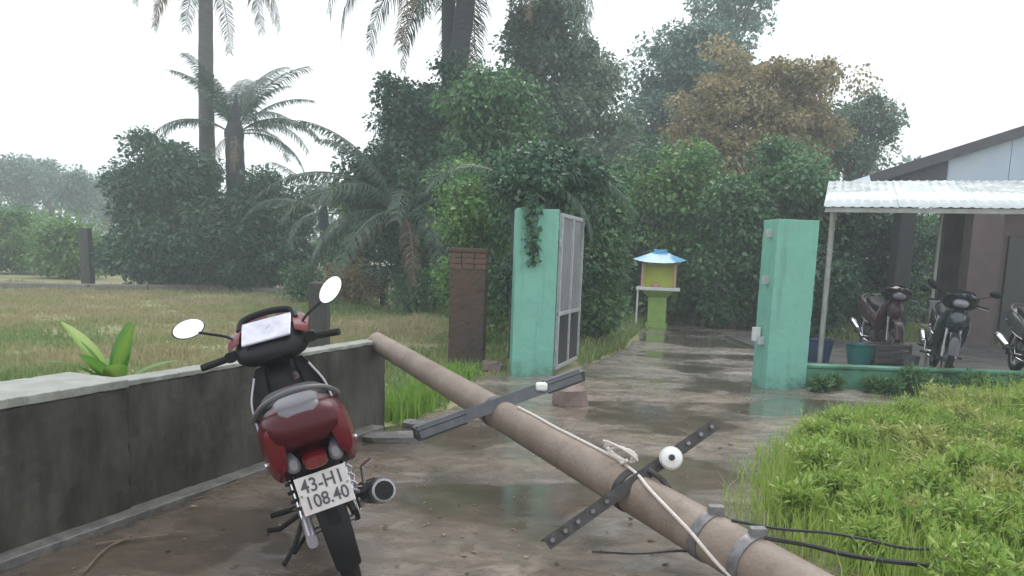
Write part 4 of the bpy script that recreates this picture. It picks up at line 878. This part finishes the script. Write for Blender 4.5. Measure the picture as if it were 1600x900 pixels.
# --- banana-like seedling behind the wall: large leaves, each its own part
sp_ = (at(178, 590, 5.3).x, 5.3, -.02); seed_ = empty('young_plant', sp_, 'young yellow green broad leaved plant growing behind the low wall', 'plant')
MB().tube([(0, 0, 0), (0, .01, .3), (.01, 0, .62)], [.03, .022, .012], 8).build('stem', M['lime'], seed_)
def broad_leaf(L_, W_, e0, e1, name, mname, parent, az, z, tintv):
    n = 9; p = np.zeros(3); V = []; T = []
    for i in range(n+1):
        s = i/n; e = e0+(e1-e0)*s; w = W_*sin(pi*min(1, s*.93+.05))**.75
        V += [p+[0, -w, .18*w], p+[0, 0, 0], p+[0, w, .18*w]]; T += [tintv+.1, tintv+.3, tintv]
        p = p+np.array([cos(e), 0, sin(e)])*L_/n
    Fq = [(3*i+a, 3*i+a+1, 3*i+a+4, 3*i+a+3) for i in range(n) for a in (0, 1)]
    o = link(name, np_mesh(name, V, Fq, M[mname], T, True), parent); o.location = (0, 0, z); o.rotation_euler = (0, 0, radians(az)); return o
for az, L_, e0, e1, tv in ((165, .62, 62, 30, .6), (-10, .50, 80, 60, .45), (25, .46, 45, 5, .35), (200, .40, 70, 50, .2), (-60, .42, 55, 10, .45), (80, .5, 75, 60, .1), (130, .42, 50, 0, .3), (-100, .45, 60, 20, .2), (230, .5, 50, 5, .25), (-150, .4, 40, -20, .35), (10, .55, 35, -30, .2)):
    broad_leaf(L_, .075, radians(e0), radians(e1), 'leaf', 'lime', seed_, az, .44, tv)

# --- weeds bottom right: individual plants
def weed(x, y, h, ns, label, m='weed', leaf=.075, group=None):
    o = empty('weed_plant', (x, y, -.02), label, 'weed', group); mb = MB(); pts = []
    for i in range(ns):
        a = rng.random()*2*pi; r = h*(.15+.55*rng.random()); e = Vector((x+r*cos(a), y+r*sin(a), h*(.6+.5*rng.random())))
        b = Vector((x+.04*cos(a), y+.04*sin(a), -.02)); mid_ = b.lerp(e, .55)+Vector((-.3*r*cos(a), -.3*r*sin(a), .05)); c = arc([b, mid_, e], 5)
        mb.tube(c, [.006*(1-.6*k/(len(c)-1)) for k in range(len(c))], 4); pts += [tuple(p) for p in c[3:]]
    st = mb.build('stems', M['weed_stem'], None)
    V, Fc, T = leaf_cloud(np.array(pts), 10, leaf, .075, up=.6, droop=-.35, asp=.16); V[:, 2] = np.maximum(V[:, 2], .0)
    lf = link('foliage', np_mesh('foliage', V, Fc, M[m], T)); adopt(o, st, lf)
M['weed_stem'] = mat('weed_stem', (.16, .20, .06), (.2, .15, .08), .6, scale=20)
spots = []; poly = [(1.62, 4.4), (2.25, 5.9), (3.3, 7.4), (5.2, 8.3), (7.5, 8.6), (7.5, 3.0), (2.0, 2.2)]
while len(spots) < 84:
    x = 1.6+5*rng.random(); y = 2.7+5.8*rng.random()
    if in_poly(np.array([x]), np.array([y]), poly)[0] and x/y < .80 and all((x-a)**2+(y-b)**2 > .27**2 for a, b in spots): spots.append((x, y))
for i, (x, y) in enumerate(spots):
    hv = math.exp(rng.normal(0, .25))*(.62 if y > 6.6 else 1); edge = min(1, max(.0, (x-1.75-(y-4.5)*.45)/2.2)); h = hv*(.14+.22*edge**1.2+.06*rng.random())
    weed(x, y, h, 17+int(9*edge), ('short ' if h < .24 else 'tall ')+('yellowing' if i % 3 == 2 else 'fresh green')+(' weed at the edge of the patch beside the drive' if h < .24 else ' weed deep in the overgrown patch by the fallen pole'), ['weed', 'weed', 'weed2'][i % 3], .034+.016*rng.random(),
         ('short ' if h < .24 else 'tall ')+('yellowing' if i % 3 == 2 else 'green')+' weeds beside the fallen pole')
for k in range(22):
    weed(3.65+k*.24+rng.normal(0, .1), 9.14+rng.normal(0, .06), .12+.20*rng.random()**1.5, 7+int(5*rng.random()), 'leafy weed growing along the foot of the low mint wall', 'mid', .06, 'weeds along the low mint wall')

# --- grass
def grass(name, x, y, h, w, t, label, m='grass', lean=.5):
    N = len(x); a = rng.random(N)*2*pi; b = rng.random(N)*2*pi
    P = np.stack([x, y, np.full(N, -.03)], 1); s = np.stack([np.cos(a), np.sin(a), np.zeros(N)], 1)*w[:, None]
    ln = (h*lean*rng.random(N))[:, None]*np.stack([np.cos(b), np.sin(b), np.zeros(N)], 1)
    md = P+ln*.35+np.stack([0*h, 0*h, h*.6], 1); tp = P+ln*1.2+np.stack([0*h, 0*h, h*.95], 1)
    V = np.stack([P-s, P+s, md+s*.7, md-s*.7, tp], 1).reshape(-1, 3); k = np.arange(N)[:, None]*5
    Fc = np.concatenate([k+[0, 1, 2], k+[0, 2, 3], k+[3, 2, 4]], 0)
    return tag(link(name, np_mesh(name, V, Fc, M[m], np.repeat(np.clip(t, 0, 1), 5))), label, 'grass', kind='stuff')
N = 150000; u = rng.random(N); Y = 4.2*(27/4.2)**u; X = -Y*.72+(Y*.72+1.0)*rng.random(N)
ok = ~in_poly(X, Y, [(p[0]-.12, p[1]) for p in DRIVE]) & ((X-WA.x)*wn.x+(Y-WA.y)*wn.y > .2) | ((Y > 6.9) & ~in_poly(X, Y, DRIVE) & (X < .1))
ok &= ((X-WA.x)*wn.x+(Y-WA.y)*wn.y > .16) | (Y > 6.9)
ok &= ~((X > -.8) & (X < -.2) & (Y > 9.9) & (Y < 10.5)) & ~((X > 0) & (X < .6) & (Y > 9.5))
ok &= fbm(X*1.1, Y*.8, 91)+.10*rng.standard_normal(N) < .60
X, Y = X[ok], Y[ok]; pn = fbm(X*.45, Y*.3, 50); p2 = fbm(X*2, Y*1.5, 60)
grass('field_grass', X, Y, (.03+.09*rng.random(len(X)))*(.3+1.9*p2**1.6+.4*(rng.random(len(X)) < .06)), .004+.0009*Y, .18+.75*np.clip((pn-.36)*3.2+.012*(Y-6), 0, .95)+rng.normal(0, .12, len(X)), 'rough olive grass field with brown patches behind the low wall')
N = 26000; X = 1.0+9*rng.random(N); Y = 9.9+11*rng.random(N); ok = ~in_poly(X, Y, DRIVE) & ~((X > 4.2) & (Y < 15.5)) & ~((abs(X-3.23) < .25) & (abs(Y-17.4) < .25)); X, Y = X[ok], Y[ok]
grass('garden_grass', X, Y, .10+.14*rng.random(len(X)), .006+.0008*Y, .15+rng.normal(0, .15, len(X))+.4*fbm(X, Y, 5), 'green grass at the garden edge around the shrine')
N = 85000; X = 1.2+6.2*rng.random(N); Y = 2.1+6.7*rng.random(N); ok = in_poly(X+.22+.1*rng.standard_normal(N), Y, poly) | in_poly(X, Y, poly); X, Y = X[ok], Y[ok]
eg = np.clip((X-1.6-(Y-4.4)*.45)/2.0, 0, 1)
grass('verge_grass', X, Y, .07+.16*rng.random(len(X))+.34*(.2+eg)*rng.random(len(X))**3, .003+.002*rng.random(len(X)), .5+rng.normal(0, .2, len(X)), 'bright grass under the weeds beside the fallen pole', 'weed')
N = 2200; s_ = rng.random(N); X = -.95+.45*s_+rng.normal(0, .10, N); Y = 6.75+2.6*s_+rng.normal(0, .1, N); ok = ~((Y > 9.9) & (X > -.8))
grass('edge_grass', X[ok], Y[ok], .10+.2*rng.random(ok.sum()), np.full(ok.sum(), .008), .12+rng.normal(0, .12, ok.sum()), 'green grass tuft strip from the wall end to the brown pillar', 'weed')
# fallen leaves on the drive
N = 700; X = -2.3+6*rng.random(N); Y = 2.2+8*rng.random(N)**1.2; ok = in_poly(X, Y, DRIVE) & in_poly(X-.15, Y, DRIVE); X, Y = X[ok], Y[ok]; N = len(X)
zz = drive_z(X, Y)[0]; P = np.stack([X, Y, zz+.006], 1); D = rng.standard_normal((N, 3))*[1, 1, .08]; Nn = np.tile([0, 0, 1.], (N, 1))+rng.standard_normal((N, 3))*.15
V, Fc = leaf_quads(P, D, Nn, .015+.04*rng.random(N)**2, .006+.01*rng.random(N)); V[:, 2] = np.maximum(V[:, 2], np.repeat(zz, 4)+.002)
tag(link('fallen_leaves', np_mesh('fallen_leaves', V, Fc, M['deadleaf'], np.repeat(rng.random(N), 4))), 'scattered dead leaves and litter on the wet drive', 'litter', kind='stuff')

# parked bikes in the shelter
motorbike((6.05, 11.3, .05), radians(158), -.14, 'black motorbike parked in the shelter nearest the tube post', 'b_blue', None, False)
motorbike((7.15, 11.2, .05), radians(168), -.14, 'grey motorbike parked in the shelter in front of the mauve pier', 'b_grey', None, False)
motorbike((6.0, 13.4, .05), radians(172), -.14, 'maroon motorbike parked behind the grey crate in the shelter', 'b_maroon', None, False)
def tub(name, loc, r, h, m, label, cat):
    o = MB().loft([[(k*cos(2*pi*i/18), k*sin(2*pi*i/18), z) for i in range(18)] for k, z in ((r*.78, 0), (r, h), (r*1.08, h), (r*1.08, h-.02), (r*.98, h-.02))][:3]+[[(k*cos(2*pi*i/18), k*sin(2*pi*i/18), z) for i in range(18)] for k, z in ((r*.94, h), (r*.72, .03))]).build(name, m, None, True, 0, 50)
    o.location = loc; return tag(o, label, cat)
M['teal'] = mat('teal_plastic', (.02, .16, .15), None, .35); M['bluep'] = mat('blue_plastic', (.03, .06, .13), None, .35); M['crate'] = mat('grey_plastic', (.13, .12, .125), (.10, .09, .095), .5, scale=6)
tub('plastic_tub', (5.12, 11.55, .05), .20, .28, M['teal'], 'teal plastic tub on the shelter floor right of the tube post', 'tub')
tub('plastic_tub', (4.58, 11.75, .05), .22, .32, M['bluep'], 'dark blue plastic tub between the mint pillar and the tube post', 'tub')
tub('plastic_bucket', (5.62, 11.05, .05), .11, .2, M['crate'], 'small grey bucket beside the black parked motorbike', 'bucket')
cr = empty('grey_crate', (5.55, 11.75, .05), 'grey plastic crate with open slats on the shelter floor', 'crate', rot=(0, 0, .3))
for sx, sy, w, d in ((0, -.2, .6, .02), (0, .2, .6, .02), (-.3, 0, .02, .4), (.3, 0, .02, .4)):
    for z in (.05, .15, .25): MB().box((sx, sy, z), (w, d, .07)).build('slat', M['crate'], cr, False, .005)
for sx in (-1, 1):
    for sy in (-1, 1): MB().box((sx*.3, sy*.2, .15), (.035, .035, .30)).build('corner_post', M['crate'], cr, False, .005)
MB().box((0, 0, .02), (.58, .38, .02)).build('crate_base', M['crate'], cr, False)

# ------------------------------------------------------------------ rain haze
hz = MB().box((0, 110, 12), (300, 270, 27)).build('haze', bpy.data.materials.new('rain_haze'), None, False)
hm = hz.data.materials[0]; hm.use_nodes = True; t = hm.node_tree; t.nodes.remove(t.nodes['Principled BSDF'])
pv = t.nodes.new('ShaderNodeVolumePrincipled'); pv.inputs['Color'].default_value = (.86, .94, 1, 1); pv.inputs['Density'].default_value = .0044; pv.inputs['Anisotropy'].default_value = .2
t.links.new(pv.outputs[0], t.nodes['Material Output'].inputs['Volume'])
tag(hz, 'thin pale rain haze filling the whole place', 'haze', kind='stuff')
